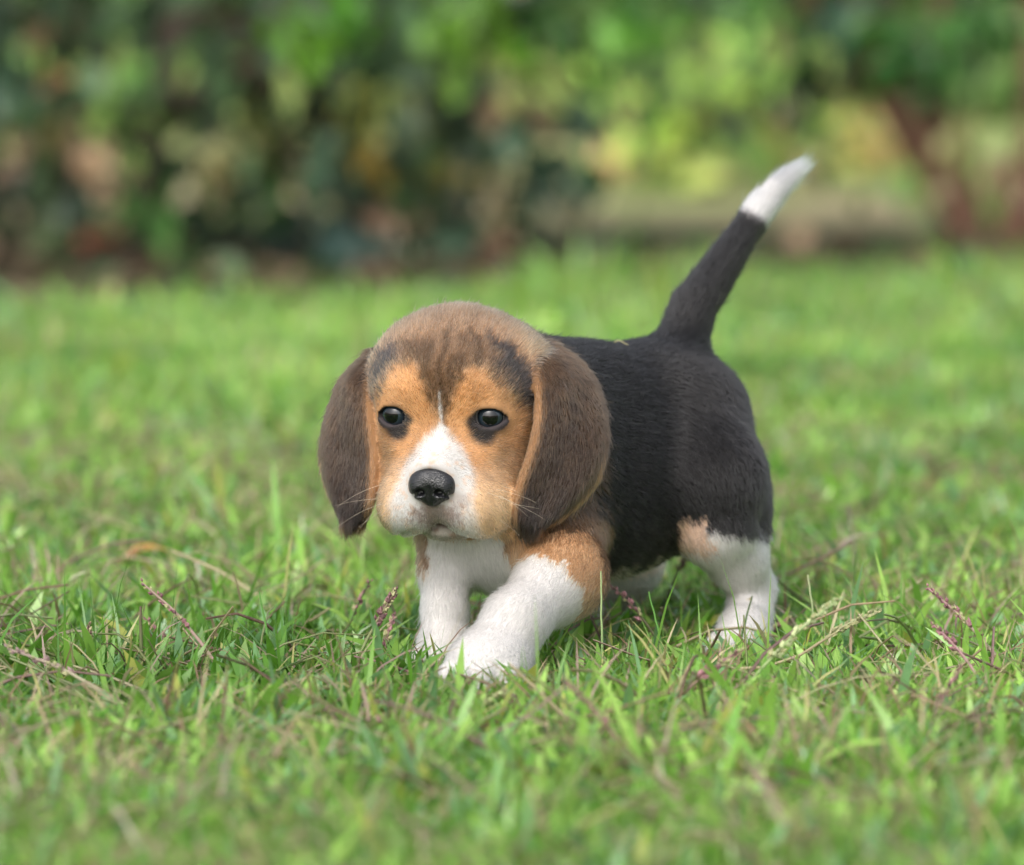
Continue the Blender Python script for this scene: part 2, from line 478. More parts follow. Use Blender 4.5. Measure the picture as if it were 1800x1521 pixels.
# reddish stems on the far right reach up out of the bed, withered leaves on the bed
n = 1500
lx = rng.uniform(-2.6, 2.8, n); ly = bed_edge(lx) + .03 + np.abs(rng.normal(size=n)) * .45
P0 = np.stack([lx, np.minimum(ly, 5.6), rng.uniform(.008, .03, n)], 1)
L = rng.uniform(.03, .07, n)
cc = np.array([[.15, .10, .06], [.24, .17, .11], [.09, .065, .04], [.05, .10, .035], [.07, .13, .04]])[rng.integers(0, 5, n)]
V_, F_, C_ = leaves(P0, rng.normal(size=(n, 3)) * np.array([1, 1, .25]), L, L * .55, cc, .1)
V_[:, 2] = np.maximum(V_[:, 2], .008)
tag(np_mesh('leaf_litter', V_, F_, leafm, colr=C_), 'brown withered leaves littering the bed under the shrubs', 'leaf litter', kind='stuff')

# belt of trees far beyond
n = 9000
bx = rng.uniform(-30, 30, n); bz = np.abs(rng.normal(size=n)) * 3.0 + .1
P0 = np.stack([bx, 42 + rng.normal(size=n) * 1.2 + bz * .2, bz], 1)
L = rng.uniform(.5, 1.0, n)
V_, F_, C_ = leaves(P0, rng.normal(size=(n, 3)) + np.array([0, -.3, -.3]), L, L * .6, GREENS[rng.integers(0, 6, n)] * 1.3)
tag(np_mesh('far_woods', V_, F_, leafm, colr=C_), 'distant belt of green trees beyond the open ground', 'woods', kind='stuff')
FUR_COUNT = 480000
FUR_RADIUS = 0.00011
# ------------------------------------------------------------------ the puppy
# body axes: fwd = where the body points, lft = its left side
B0 = np.array([-0.010, 0.052, 0]); B1 = np.array([0.084, 0.168, 0])
bfwd = unit(B0 - B1); blft = np.array([-bfwd[1], bfwd[0], 0]); bup = np.array([0, 0, 1.0])
BM = np.stack([bfwd, blft, bup])
def b(s, lat, z):
    return B0 + (B1 - B0) * s + blft * lat + bup * z

# head axes (local millimetres: x = its left, y = forward, z = up; origin between the eyes)
PSI, THETA = R(15), R(7)
hF = np.array([-math.sin(PSI) * math.cos(THETA), -math.cos(PSI) * math.cos(THETA), -math.sin(THETA)])
hL = np.array([math.cos(PSI), -math.sin(PSI), 0])
hU = np.cross(hL, hF); hU = hU if hU[2] > 0 else -hU
HM = np.stack([hL, hF, hU])
HO = W(777, 732, 0.0)
def hd(x, y, z):
    return HO + (np.array([x, y, z]) * 0.001) @ HM
def hloc(P):
    return ((P - HO) @ HM.T) * 1000
def HE(c, r, rx=0, rz=0):
    """ellipsoid in head space, tilted by rx (nose down +) and rz"""
    Mx = np.array([[1, 0, 0], [0, math.cos(rx), -math.sin(rx)], [0, math.sin(rx), math.cos(rx)]])
    Mz = np.array([[math.cos(rz), math.sin(rz), 0], [-math.sin(rz), math.cos(rz), 0], [0, 0, 1]])
    return Ell(hd(*c), np.array(r) * 0.001, Mx @ Mz @ HM)

prims = []      # (primitive, part name, blend, flow)
def P(prim, part, k, flow=None):
    prims.append((prim, part, k, unit(flow) if flow is not None else prim.flow))
    return prim
def chain(pts, part, k, k0=None):
    """pts: list of (point, radius)"""
    for i in range(len(pts) - 1):
        P(Cone(pts[i][0], pts[i+1][0], pts[i][1], pts[i+1][1]), part, (k0 if i == 0 and k0 else k))

back = -bfwd + np.array([0, 0, -0.25])
P(Ell(b(.42, 0, .123), (.104, .049, .060), BM), 'torso', .02, back)
P(Ell(b(.10, 0, .113), (.050, .045, .056), BM), 'torso', .02, back)
P(Ell(b(.55, 0, .103), (.072, .051, .050), BM), 'torso', .02, back)
for la in (-.022, .022):
    P(Ell(b(.55, la, .096), (.066, .030, .041), BM), 'torso', .02, back)
P(Ell(b(.97, 0, .135), (.050, .042, .044), BM), 'rump', .02, back + np.array([0, 0, -.12]))
P(Ell(b(.06, .004, .088), (.030, .030, .042), BM), 'chest', .02, (0, 0, -1))
P(Cone(b(.12, 0, .138), hd(0, -44, -8), .045, .037), 'neck', .025, back)
P(Cone(b(.06, 0, .112), hd(0, -50, -22), .034, .030), 'chest', .02, (0, 0, -1))
# shoulders
P(Ell(b(.10, .032, .108), (.034, .020, .044), BM), 'shoulder', .018, (.1, .1, -1))
P(Ell(b(.10, -.026, .108), (.030, .018, .040), BM), 'shoulder', .018, (.1, .1, -1))

# left front leg, striding forward
pL = np.array([W(858, 1172, -.047)])[0]; pL[2] = .0195
chain([(W(982, 945, .044), .022), (W(990, 1012, .014), .0215)], 'arm_l', .010, .016)
chain([(W(990, 1012, .014), .0208), (W(968, 1032, .002), .0178), (W(906, 1092, -.028), .0152), (pL + (.004, .008, .006), .0165)], 'foreleg_l', .009, .012)
# right front leg, standing
pR = np.array([W(782, 1150, .035)])[0]; pR[2] = .017
chain([(W(790, 945, .056), .018), (W(782, 1000, .052), .0128), (W(782, 1070, .043), .0106), (pR + (0, .004, .008), .0120)], 'foreleg_r', .008, .015)
# left hind leg
pHL = np.array([W(1306, 1160, .098)])[0]; pHL[2] = .016
chain([(b(.93, .024, .134), .034), (W(1240, 850, .115), .032), (W(1258, 930, .106), .0190)], 'thigh_l', .012, .02)
P(Cone(W(1208, 750, .160), W(1276, 880, .145), .030, .021), 'thigh_l', .02)
P(Cone(W(1264, 850, .142), W(1302, 935, .135), .0235, .016), 'thigh_l', .014)
chain([(W(1260, 933, .106), .0180), (W(1296, 985, .122), .0142), (W(1322, 1035, .136), .0108), (W(1316, 1085, .128), .0104), (pHL + (0.001, .012, .006), .0125)], 'hindleg_l', .01)
# right hind leg
pHR = np.array([W(1020, 1100, .175)])[0]; pHR[2] = .016
chain([(b(.93, -.030, .125), .036), (W(1085, 985, .180), .024), (W(1072, 1030, .190), .016), (W(1062, 1052, .205), .0125), (pHR + (.006, .016, .008), .0115)], 'hindleg_r', .01, .02)
def paw(c, ang, wdt, part):
    """palm and four toes; ang = heading in the ground plane"""
    f = np.array([math.cos(ang), math.sin(ang), 0]); l = np.array([-f[1], f[0], 0]); M = np.stack([f, l, bup])
    P(Ell(c + (0, 0, .001), (wdt * .62, wdt * .50, wdt * .44), M), part, .008, f + (0, 0, -.6))
    for t, ln in ((-1.5, .36), (-.5, .52), (.5, .52), (1.5, .36)):
        P(Ell(c + f * wdt * ln + l * wdt * .245 * t + (0, 0, -wdt * .10), (wdt * .30, wdt * .135, wdt * .24), M), part, .0022, f + (0, 0, -.6))
paw(pL, R(256), .045, 'paw_fl')
paw(pR, R(250), .030, 'paw_fr')
paw(pHL, R(238), .031, 'paw_hl')
paw(pHR, R(232), .028, 'paw_hr')
# tail
tail = [(W(1180, 665, .165), .016), (W(1190, 630, .172), .0155), (W(1216, 546, .188), .0128), (W(1243, 506, .198), .0115), (W(1270, 466, .208), .0101), (W(1305, 413, .222), .0082), (W(1332, 372, .233), .0084), (W(1362, 333, .244), .0068), (W(1392, 307, .252), .0030)]
for i in range(len(tail) - 1):
    P(Cone(tail[i][0], tail[i+1][0], tail[i][1], tail[i+1][1]), 'tail', None)
class Joined:                       # several tapered capsules as one shape, no swelling at the joints
    def __init__(s, ps):
        s.ps = ps; s.lo = np.min([p.lo for p in ps], 0); s.hi = np.max([p.hi for p in ps], 0)
    def dist(s, x, y, z):
        d = s.ps[0].dist(x, y, z)
        for p in s.ps[1:]: d = np.minimum(d, p.dist(x, y, z))
        return d
tail_shape = Joined([p for p, pt, k, f in prims if pt == 'tail'])

# head
P(HE((0, -36, 14), (42.5, 42, 39)), 'head', .02)
for sx in (-1, 1):
    P(HE((sx * 26, -38, 13), (19, 28, 22)), 'head', .02)
P(HE((0, -13, 14), (32, 21, 26)), 'head', .016)
P(HE((0, -22, -18), (33, 24, 26)), 'head', .016)
for sx in (-1, 1):
    P(HE((sx * 22, -18, -20), (15, 19, 22)), 'head', .014)
    P(HE((sx * 22, -8.5, 12), (14, 9, 6), 0, 0), 'head', .010)
    P(HE((sx * 25, -14, -45), (13, 17, 18.5)), 'head', .012)
P(HE((0, -6, -4), (12, 9, 16)), 'head', .010)
P(Cone(hd(0, -4, -12), hd(0, 17, -27), .0125, .0105), 'muzzle', .010)
P(HE((0, 4, -34), (25.5, 21, 19)), 'muzzle', .012)
for sx in (-1, 1):
    P(HE((sx * 15, 10.5, -45), (15.5, 13.5, 16.5)), 'muzzle', .007)
    P(HE((sx * 23, 2, -49), (13, 15, 16)), 'muzzle', .009)
P(HE((0, -9, -61.5), (17, 19, 8)), 'jaw', .003)
EYES = {}
for sx in (-1, 1):
    ec = hd(sx * 25.5, -6.2, 0)
    EYES[sx] = ec
    P(Ell(ec, (.0113, .0110, .0106), HM), 'head', .006)
NOSE_C = hd(0, 24, -31.5)

# ears: rows of (t, front edge, back edge) in photo position and depth
ear_rows = {
 1: [((925, 622, .026), (962, 606, .052)), ((938, 640, .012), (1006, 636, .050)), ((946, 682, .002), (1038, 682, .048)), ((946, 735, -.003), (1056, 740, .038)),
     ((936, 790, -.006), (1057, 795, .026)), ((919, 842, -.006), (1042, 844, .018)), ((907, 885, -.004), (1006, 886, .010)), ((908, 912, -.002), (964, 914, .006)), ((918, 930, .003), (930, 930, .006))],
 -1: [((668, 628, .050), (660, 616, .075)), ((653, 655, .038), (628, 652, .076)), ((648, 692, .032), (606, 692, .077)), ((650, 740, .027), (586, 742, .075)),
     ((656, 790, .024), (575, 792, .072)), ((656, 835, .021), (580, 840, .066)), ((652, 872, .020), (595, 875, .053)), ((644, 900, .024), (613, 902, .040)), ((634, 916, .028), (626, 917, .033))]}
EARS = {}
def ear_sheet(sx, nt=110, nu=60):
    rows = np.array([[W(*a), W(*c)] for a, c in ear_rows[sx]])
    n = len(rows)
    t = np.linspace(0, n - 1.0001, nt); i = t.astype(int); f = (t - i)[:, None, None]
    g = lambda k: rows[np.clip(k, 0, n - 1)]
    p0, p1, p2, p3 = g(i - 1), g(i), g(i + 1), g(i + 2)
    rr = 0.5 * (2 * p1 + (p2 - p0) * f + (2*p0 - 5*p1 + 4*p2 - p3) * f**2 + (3*p1 - p0 - 3*p2 + p3) * f**3)
    u = np.linspace(0, 1, nu)[None, :, None]
    S = rr[:, :1] * (1 - u) + rr[:, 1:] * u
    outw = unit(np.array([0.80 * sx, -0.6, 0.05]))
    tt = (t / (n - 1))[:, None]
    bul = (np.sin(np.pi * u[..., 0]) ** 0.8) * (0.011 * (1 - .35 * tt)) * np.minimum(1, tt * 5)
    bul = bul + .0022 * np.sin(u[..., 0] * 7 + tt * 5) * np.minimum(1, tt * 4) * np.sin(np.pi * u[..., 0])
    S = S + outw * bul[..., None]
    return S, t / (n - 1), u[0, :, 0]

fld = Field((-.125, -.10, -.004), (.205, .275, .30), .0011)
for p, part, k, fl in prims:
    if k is not None: fld.add(p, k)
fld.add(tail_shape, .012)
for sx in (-1, 1):
    ec = EYES[sx]
    # almond opening between the lids
    tilt = R(4) * sx
    M2 = np.stack([math.cos(tilt) * HM[0] - math.sin(tilt) * HM[2], HM[1], math.sin(tilt) * HM[0] + math.cos(tilt) * HM[2]])
    fld.add(Ell(ec + (.0095 * HM[1]) + .001 * sx * HM[0] + .0005 * HM[2], (.0081, .0110, .0049), M2), .0014, True)
    fr_ = ec + .0092 * HM[1] - .0004 * HM[2]
    fld.add(Cone(fr_, fr_ - HM[0] * sx * .0102 - HM[2] * .0022 - HM[1] * .0005, .0042, .0011), .0012, True)
    fld.add(Cone(fr_, fr_ + HM[0] * sx * .0094 + HM[2] * .0002 - HM[1] * .0035, .0042, .0011), .0012, True)
# mouth line, philtrum and shallow crease of the stop
for sx in (-1, 1):
    pts = [hd(0, 24.5, -51), hd(sx * 8, 22.0, -58.5), hd(sx * 18, 15, -61.5), hd(sx * 29, 0, -63)]
    for i in range(3):
        fld.add(Cone(pts[i], pts[i+1], .0016, .0018), .002, True)
fld.add(Cone(hd(0, 26.5, -41), hd(0, 25.5, -48), .0010, .0013), .003, True)
fld.add(Ell(NOSE_C + .004 * HM[1], (.0105, .006, .0085), HM), .003, True)
ear_pts = []
for sx in (-1, 1):
    S, ts, us = ear_sheet(sx)
    EARS[sx] = (S, ts, us)
    th = .0024 * np.ones(S.shape[:2])
    Fe = Field(S.reshape(-1, 3).min(0) - .008, S.reshape(-1, 3).max(0) + .008, fld.h)
    off = np.round((Fe.lo - fld.lo) / fld.h).astype(int)
    Fe.lo = fld.lo + off * fld.h
    rad = int(math.ceil(.0065 / fld.h)); ar = np.arange(-rad, rad + 1)
    for q, r_ in zip(S.reshape(-1, 3), th.ravel()):
        c0 = np.round((q - Fe.lo) / fld.h).astype(int)
        x = (Fe.lo[0] + (c0[0] + ar) * fld.h - q[0])[:, None, None]; y = (Fe.lo[1] + (c0[1] + ar) * fld.h - q[1])[None, :, None]; z = (Fe.lo[2] + (c0[2] + ar) * fld.h - q[2])[None, None, :]
        sl = tuple(slice(max(c0[i]-rad, 0), c0[i]+rad+1) for i in range(3))
        d = np.sqrt(x*x + y*y + z*z) - r_
        d = d[tuple(slice(-min(c0[i]-rad, 0), None) for i in range(3))]
        A = Fe.F[sl]; d = d[:A.shape[0], :A.shape[1], :A.shape[2]]
        np.minimum(A, d, out=A)
    sl = tuple(slice(off[i], off[i] + Fe.n[i]) for i in range(3))
    A = fld.F[sl]; d = Fe.F[:A.shape[0], :A.shape[1], :A.shape[2]]
    kk = .004
    hh = np.maximum(kk - np.abs(A - d), 0) / kk
    fld.F[sl] = np.minimum(A, d) - hh * hh * kk * .25

V, Q = fld.mesh(4)
N = vnormals(V, Q)
print('puppy verts', len(V))

# ---- which part, which way the coat lies
D = np.stack([pdist(p, V) for p, *_ in prims], 1)
flowv = np.stack([fl for *_, fl in prims])
parts = np.array([pt for _, pt, *_ in prims])
headset = np.isin(parts, ['head', 'muzzle', 'jaw'])
ear_flat = {sx: EARS[sx][0].reshape(-1, 3) for sx in EARS}
def nearest(A, B, chunk=4000):
    di = np.empty(len(A)); ix = np.empty(len(A), int)
    B2 = (B ** 2).sum(1)
    for i in range(0, len(A), chunk):
        a = A[i:i+chunk]
        d = (a ** 2).sum(1)[:, None] + B2[None] - 2 * a @ B.T
        j = d.argmin(1); ix[i:i+chunk] = j; di[i:i+chunk] = np.sqrt(np.maximum(d[np.arange(len(a)), j], 0))
    return di, ix
wgt = np.exp(-(D - D.min(1, keepdims=True)) / .010)
wgt /= wgt.sum(1, keepdims=True)
Hl = hloc(V)
nose_l = np.array([0, 27, -26.0])
hf = Hl - nose_l
hf[:, 2] -= 10 * (Hl[:, 2] < -10) + 14 * np.clip((-5 - Hl[:, 2]) / 30, 0, 1) + 12 * np.clip((-Hl[:, 1] - 10) / 30, 0, 1)
hf = unit(hf) @ HM
flow = (wgt[:, ~headset] @ flowv[~headset]) + hf * wgt[:, headset].sum(1, keepdims=True)
pid = D.argmin(1)
dmin = D.min(1)
earid = np.zeros(len(V), int); ear_t = np.zeros(len(V)); ear_u = np.zeros(len(V))
for sx in (-1, 1):
    S, ts, us = EARS[sx]
    sel = np.where((V > ear_flat[sx].min(0) - .006).all(1) & (V < ear_flat[sx].max(0) + .006).all(1))[0]
    sub = S[::2, ::2]; di, ix = nearest(V[sel], sub.reshape(-1, 3))
    ti, ui = np.divmod(ix, sub.shape[1])
    m = di < np.maximum(.0036, 0) 
    m &= (dmin[sel] > -.001)
    g = sel[m]
    earid[g] = sx; ear_t[g] = ts[::2][ti[m]]; ear_u[g] = us[::2][ui[m]]
    tang = np.gradient(S, axis=0)[::2, ::2].reshape(-1, 3)
    flow[g] = unit(tang[ix[m]]) * 1.0 + np.array([0, 0, -.25])
flow = flow - N * (flow * N).sum(1, keepdims=True)
flow = unit(flow)
E_ = np.concatenate([Q[:, [0, 1]], Q[:, [1, 2]], Q[:, [2, 3]], Q[:, [3, 0]]])
deg = np.bincount(E_[:, 0], minlength=len(V)) + np.bincount(E_[:, 1], minlength=len(V))
for it in range(12):
    a = np.stack([np.bincount(E_[:, 0], flow[E_[:, 1], d], len(V)) + np.bincount(E_[:, 1], flow[E_[:, 0], d], len(V)) for d in range(3)], 1) / deg[:, None]
    flow = unit(flow + a * 1.0)
partname = parts[pid].astype('<U12')

# ---- the coat pattern
def polysd(x, y, poly):
    """signed distance to a polygon, positive inside"""
    poly = np.array(poly, float)
    d = np.full(len(x), 1e9); ins = np.zeros(len(x), bool)
    for i in range(len(poly)):
        ax, ay = poly[i]; bx, by = poly[(i + 1) % len(poly)]
        ex, ey = bx - ax, by - ay
        t = np.clip(((x - ax) * ex + (y - ay) * ey) / (ex*ex + ey*ey + 1e-9), 0, 1)
        d = np.minimum(d, np.hypot(x - ax - t*ex, y - ay - t*ey))
        c = ((ay > y) != (by > y)) & (x < ex * (y - ay) / (ey + 1e-12) + ax)
        ins ^= c
    return np.where(ins, d, -d)

C_BLACK = np.array([.0088, .0082, .0084]); C_TAN = np.array([.42, .25, .140]); C_ORANGE = np.array([.43, .225, .103])
C_PALE = np.array([.60, .40, .23]); C_BROWN = np.array([.125, .072, .040]); C_DARKBR = np.array([.044, .027, .018])
C_TOP = np.array([.285, .172, .100]); C_WHITE = np.array([.50, .48, .465]); C_PINK = np.array([.74, .56, .48]); C_SKULLD = np.array([.028, .024, .024])
nz1, nz2, nz3 = Sines(.010, 1), Sines(.004, 2), Sines(.030, 3)
EARMID = C_BROWN * .62

WHITE_FACE = [(775, 690), (779, 745), (792, 764), (812, 793), (828, 822), (831, 858), (828, 890), (836, 915), (842, 960), (682, 960), (676, 925), (680, 885), (694, 850), (708, 818), (734, 786), (758, 762), (771, 742), (771, 690)]
FOREHEAD = [(655, 700), (652, 660), (664, 625), (692, 598), (740, 580), (800, 574), (862, 586), (905, 615), (932, 660), (944, 735), (925, 715), (905, 690), (880, 668), (850, 648), (826, 645), (806, 672), (795, 700), (786, 728), (778, 745), (762, 718), (752, 690), (741, 660), (728, 640), (705, 640), (685, 655), (668, 680)]
TEMPLE_R = [(868, 590), (902, 605), (940, 650), (946, 740), (928, 712), (906, 680), (876, 640)]
TEMPLE_L = [(690, 605), (664, 622), (648, 665), (654, 705), (676, 668), (700, 632)]
ORANGE = [(652, 700), (690, 648), (728, 632), (752, 690), (768, 742), (742, 780), (715, 800), (690, 810), (665, 790)]
ORANGE2 = [(780, 742), (800, 690), (828, 640), (880, 660), (930, 715), (935, 760), (890, 790), (862, 800), (850, 820), (826, 825), (812, 790), (790, 756)]

def coat(Pt, Nt, part, eid, et, eu, hard=False):
    """colour of the coat at points"""
    n = len(Pt)
    r = (np.full(n, .5) if hard else rng.random(n))
    a = nz1(Pt); c_ = nz2(Pt)
    jit = .55 * a + .45 * c_
    soft = (r - .5)
    def pick(w): return (r < w)
    out = np.tile(C_BLACK, (n, 1))
    L = hloc(Pt)
    s_ax = (Pt - B0) @ unit(B1 - B0) / np.linalg.norm(B1 - B0)
    lat = (Pt - B0) @ blft
    # --- torso: black saddle, brown edge towards chest, pale belly
    nbk = np.isin(part, ['torso', 'shoulder', 'neck', 'rump', 'thigh_l', 'arm_l', 'chest'])
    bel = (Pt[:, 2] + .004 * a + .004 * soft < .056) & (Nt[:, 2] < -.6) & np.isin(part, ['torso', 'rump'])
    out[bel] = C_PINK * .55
    # shoulders and neck: brown-tan towards the front
    fr = -s_ax * 150 + 8 * jit + 10 * soft
    m = np.isin(part, ['neck', 'shoulder', 'torso', 'chest', 'arm_l'])
    mm = m & (fr > -26); out[mm] = C_DARKBR
    mm = m & (fr > -8); out[mm] = C_DARKBR * 1.5
    mm = m & (fr > 4) & (lat > -.03); out[mm] = C_TAN * .55
    # white chest
    mm = np.isin(part, ['chest', 'foreleg_r', 'shoulder', 'neck', 'torso']) & ((s_ax * 150 + 6 * jit + 6 * soft) < 4) & (np.abs(lat + .004) < .030 + .004 * jit) 
    out[mm] = C_WHITE
    mm = np.isin(part, ['chest', 'foreleg_r']) & (Pt[:, 2] < .095); out[mm] = C_WHITE
    # left arm: tan, then white below a slanting line
    m = np.isin(part, ['arm_l', 'foreleg_l'])
    out[m] = C_TAN * .85
    k = m & (Pt[:, 2] * 1000 + 1.5 * jit + 12 * soft > 86); out[k] = C_BROWN * .75
    k = m & ((s_ax * 150 + 5 * jit + 9 * soft) > 4 ); out[k] = C_BROWN * .8
    wl = unit(W(905, 1110, -.028) - W(1005, 1005, .01))
    q = ((Pt - W(968, 1030, .002)) @ wl) * 1000 + 3.0 * jit + 2.5 * soft
    out[m & (q > 0)] = C_WHITE
    out[np.isin(part, ['paw_fl', 'paw_fr', 'paw_hl', 'paw_hr'])] = C_WHITE
    # right foreleg: white with a brown outer edge up high
    m = (part == 'foreleg_r'); out[m] = C_WHITE
    k = m & (((Pt - W(775, 1000, .04)) @ np.array([1.0, -.2, 0])) * 1000 + 1.5 * jit + 2 * soft < -7.0) & (Pt[:, 2] > .062 + .004 * jit); out[k] = C_BROWN * 1.4
    # hind legs: black thigh, tan knee, white below
    m = np.isin(part, ['hindleg_l', 'thigh_l'])
    zc = Pt[:, 2] * 1000 + 2.2 * jit + 4.5 * soft
    out[m] = C_BLACK
    xb = (Pt - W(1250, 950, .11)) @ np.array([1.0, 0, 0]) * 1000
    k = m & (zc < 79 - np.clip(xb, 0, 30) * .20); out[k] = C_WHITE
    k = m & (zc > 64) & (zc < 84) & (xb + 2.5 * jit + 9 * soft < 0 + (zc - 66) * -.25); out[k] = C_TAN * .5 + C_PINK * .35
    k = m & (zc >= 84); out[k] = C_BLACK
    m = (part == 'hindleg_r'); out[m] = C_PINK
    out[m & (Pt[:, 2] < .045)] = C_WHITE * .97
    # tail
    m = (part == 'tail')
    tq = (Pt - W(1312, 402, .229)) @ unit(W(1420, 283, .26) - W(1240, 510, .2)) * 1000 + 1.2 * jit + 2 * soft
    out[m] = C_BLACK
    out[m & (tq > 0)] = C_WHITE
    # --- head
    hm = np.isin(part, ['head', 'muzzle', 'jaw'])
    x = 776 + (L[:, 0] * math.cos(PSI) - L[:, 1] * math.sin(PSI)) / .303
    y = 732 + (L[:, 1] * math.sin(THETA + PITCH) - L[:, 2] * math.cos(THETA + PITCH)) / .303
    xs, ys = x + 3.5 * jit + 4 * soft, y + 3.5 * c_
    hc = np.tile(C_TAN, (n, 1))
    front = sstep(-40, -20, L[:, 1])[:, None]
    topw = sstep(620, 560, y + 8 * soft)[:, None]
    hc = hc * (1 - topw) + (C_TOP * (1 + .25 * soft[:, None])) * topw
    low = sstep(800, 900, y)[:, None] ; hc = hc * (1 - low * .75) + C_PALE * low * .75
    bk = sstep(-46, -60, L[:, 1] + 6 * soft)[:, None]; hc = hc * (1 - bk) + C_DARKBR * 1.5 * bk
    def lay(poly, colr, w=9, s=26, fr_only=True):
        nonlocal hc
        sdv = polysd(x, y, poly) + w * .5 * jit
        pr = sstep(-w, w, sdv + s * soft * .5)[:, None]
        if fr_only: pr = pr * front
        hc = hc * (1 - pr) + colr * pr
    lay(ORANGE, C_ORANGE); lay(ORANGE2, C_ORANGE)
    hc = hc * (1 + .10 * nz3(Pt) + .07 * a)[:, None]
    streak = np.sin(x * .11 + 2 * nz3(Pt)) * .5 + .5
    fb = (C_BROWN * (.52 + .62 * streak[:, None] * sstep(735, 600, y)[:, None]))
    lay(FOREHEAD, fb, 14, 40)
    lay(TEMPLE_R, C_SKULLD * 1.2, 18, 40); lay(TEMPLE_L, C_SKULLD * 1.3, 13, 34)
    for ex, ey, rx_, ry_, sg in ((691, 742, 29, 31, 1), (698, 758, 22, 22, 1), (860, 738, 40, 27, -1), (848, 756, 30, 30, -1), (708, 740, 20, 13, 1), (836, 742, 22, 15, 1)):
        e = 1 - np.hypot((x - ex) / rx_, (y - ey) / ry_)
        pr = sstep(-.15, .50, e + .40 * soft)[:, None] * front; hc = hc * (1 - pr) + C_SKULLD * pr
    mz = sstep(-14, 2, L[:, 1])[:, None]
    sdv = polysd(x, y, WHITE_FACE) + np.where(y < 750, -.4, 3 * jit)
    wid = np.where(y < 750, 1.8, 9.0)
    pr = sstep(-wid, wid, sdv + 10 * soft * np.where(y < 750, .3, 1))[:, None] * sstep(-18, -6, L[:, 1])[:, None]
    wcol = np.tile(C_WHITE, (n, 1))
    fle = (sstep(800, 845, x) * sstep(840, 880, y) * .8)[:, None]; wcol = wcol * (1 - fle * (soft[:, None] + .5)) + C_PALE * fle * (soft[:, None] + .5)
    pr = pr * np.where(y < 752, .62 + .3 * c_, 1.0).clip(0, 1)[:, None]
    mot = (sstep(.55, 1.3, .6 * a + .8 * c_ + soft * 1.2) * .7 * sstep(770, 830, y))[:, None]; wcol = wcol * (1 - mot) + np.array([.50, .37, .28]) * mot
    hc = hc * (1 - pr) + wcol * pr
    for ex, ey, rx_, ry_ in ((756, 812, 9, 5), (760, 798, 7, 6), (774, 772, 5, 4), (786, 786, 4, 5), (738, 806, 4, 4), (800, 812, 5, 4), (720, 838, 5, 4), (705, 868, 5, 6), (700, 892, 4, 4), (812, 842, 5, 5), (820, 868, 5, 5), (808, 898, 5, 5), (830, 884, 4, 4), (716, 905, 5, 4)):
        e = 1 - np.hypot((x - ex) / rx_, (y - ey) / ry_); pr = (sstep(0, .6, e) * .5)[:, None]; hc = hc * (1 - pr) + np.array([.55, .34, .22]) * pr
    e = 1 - np.hypot((x - 762) / 46, (y - 908) / 24); pr = (sstep(-.25, .35, e + .6 * soft + .15 * c_) * .85)[:, None] * mz; hc = hc * (1 - pr) + np.array([.19, .14, .125]) * pr
    e = 1 - np.hypot((x - 800) / 26, (y - 880) / 20); pr = (sstep(-.1, .6, e + .5 * soft) * .5)[:, None] * mz; hc = hc * (1 - pr) + np.array([.25, .19, .165]) * pr
    e = 1 - np.hypot((x - 757) / 54, (y - 852) / 46); pr = (sstep(0., .5, e + .5 * soft) * .45)[:, None] * mz; hc = hc * (1 - pr) + np.array([.22, .18, .165]) * pr
    hc[part == 'jaw'] *= np.array([.50, .47, .42])  # chin shade under the muzzle, put into the fur colour
    out[hm] = hc[hm]
    # --- ears
    em = eid != 0
    ec = np.tile(C_DARKBR, (n, 1))
    t1 = sstep(.55, .0, et + .12 * a + .25 * soft)[:, None]
    ec = ec * (1 - t1 * .75) + C_BROWN * 1.1 * t1 * .7
    mid = (np.exp(-((eu - .80) / .2) ** 2) * sstep(.05, .4, et) * .5)[:, None]; ec = ec * (1 - mid) + C_BROWN * .9 * mid
    bt = sstep(.6, .9, et + .05 * a)[:, None]; ec = ec * (1 - .7 * bt) + C_BLACK * .7 * bt
    rim = np.maximum(sstep(.045, .012, eu + .02 * soft) * sstep(.95, .75, et) * (.35 + .65 * sstep(.12, .35, et)), sstep(.80, .90, eu + .04 * jit + .08 * soft) * sstep(.45, .58, et))
    rim = np.maximum(rim, sstep(.90, .96, et + .03 * soft) * sstep(.35, .6, eu))[:, None]
    ec = ec * (1 - rim) + C_ORANGE * .95 * rim
    out[em] = ec[em] * .56
    return out

# ---- body mesh
puppy = empty('puppy', (0.03, 0.09, 0.0))
bpy.context.view_layer.update()
tag(puppy, 'tricolour puppy with drooping brown ears and white-tipped tail walking on the lawn', 'puppy')
inv = puppy.matrix_world.inverted()
def child(o):
    o.parent = puppy; o.matrix_parent_inverse = inv; return o
skin, nt, bs = principled('puppy_skin', rough=.75, attr='col', spec=.2)
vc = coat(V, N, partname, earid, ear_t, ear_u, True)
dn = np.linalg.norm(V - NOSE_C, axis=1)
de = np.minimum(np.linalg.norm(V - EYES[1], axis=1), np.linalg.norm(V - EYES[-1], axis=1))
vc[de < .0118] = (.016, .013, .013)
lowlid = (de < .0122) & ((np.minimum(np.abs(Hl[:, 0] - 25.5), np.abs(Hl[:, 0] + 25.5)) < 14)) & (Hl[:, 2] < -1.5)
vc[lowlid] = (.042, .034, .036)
body = child(np_mesh('body', V, Q, skin, colr=vc))

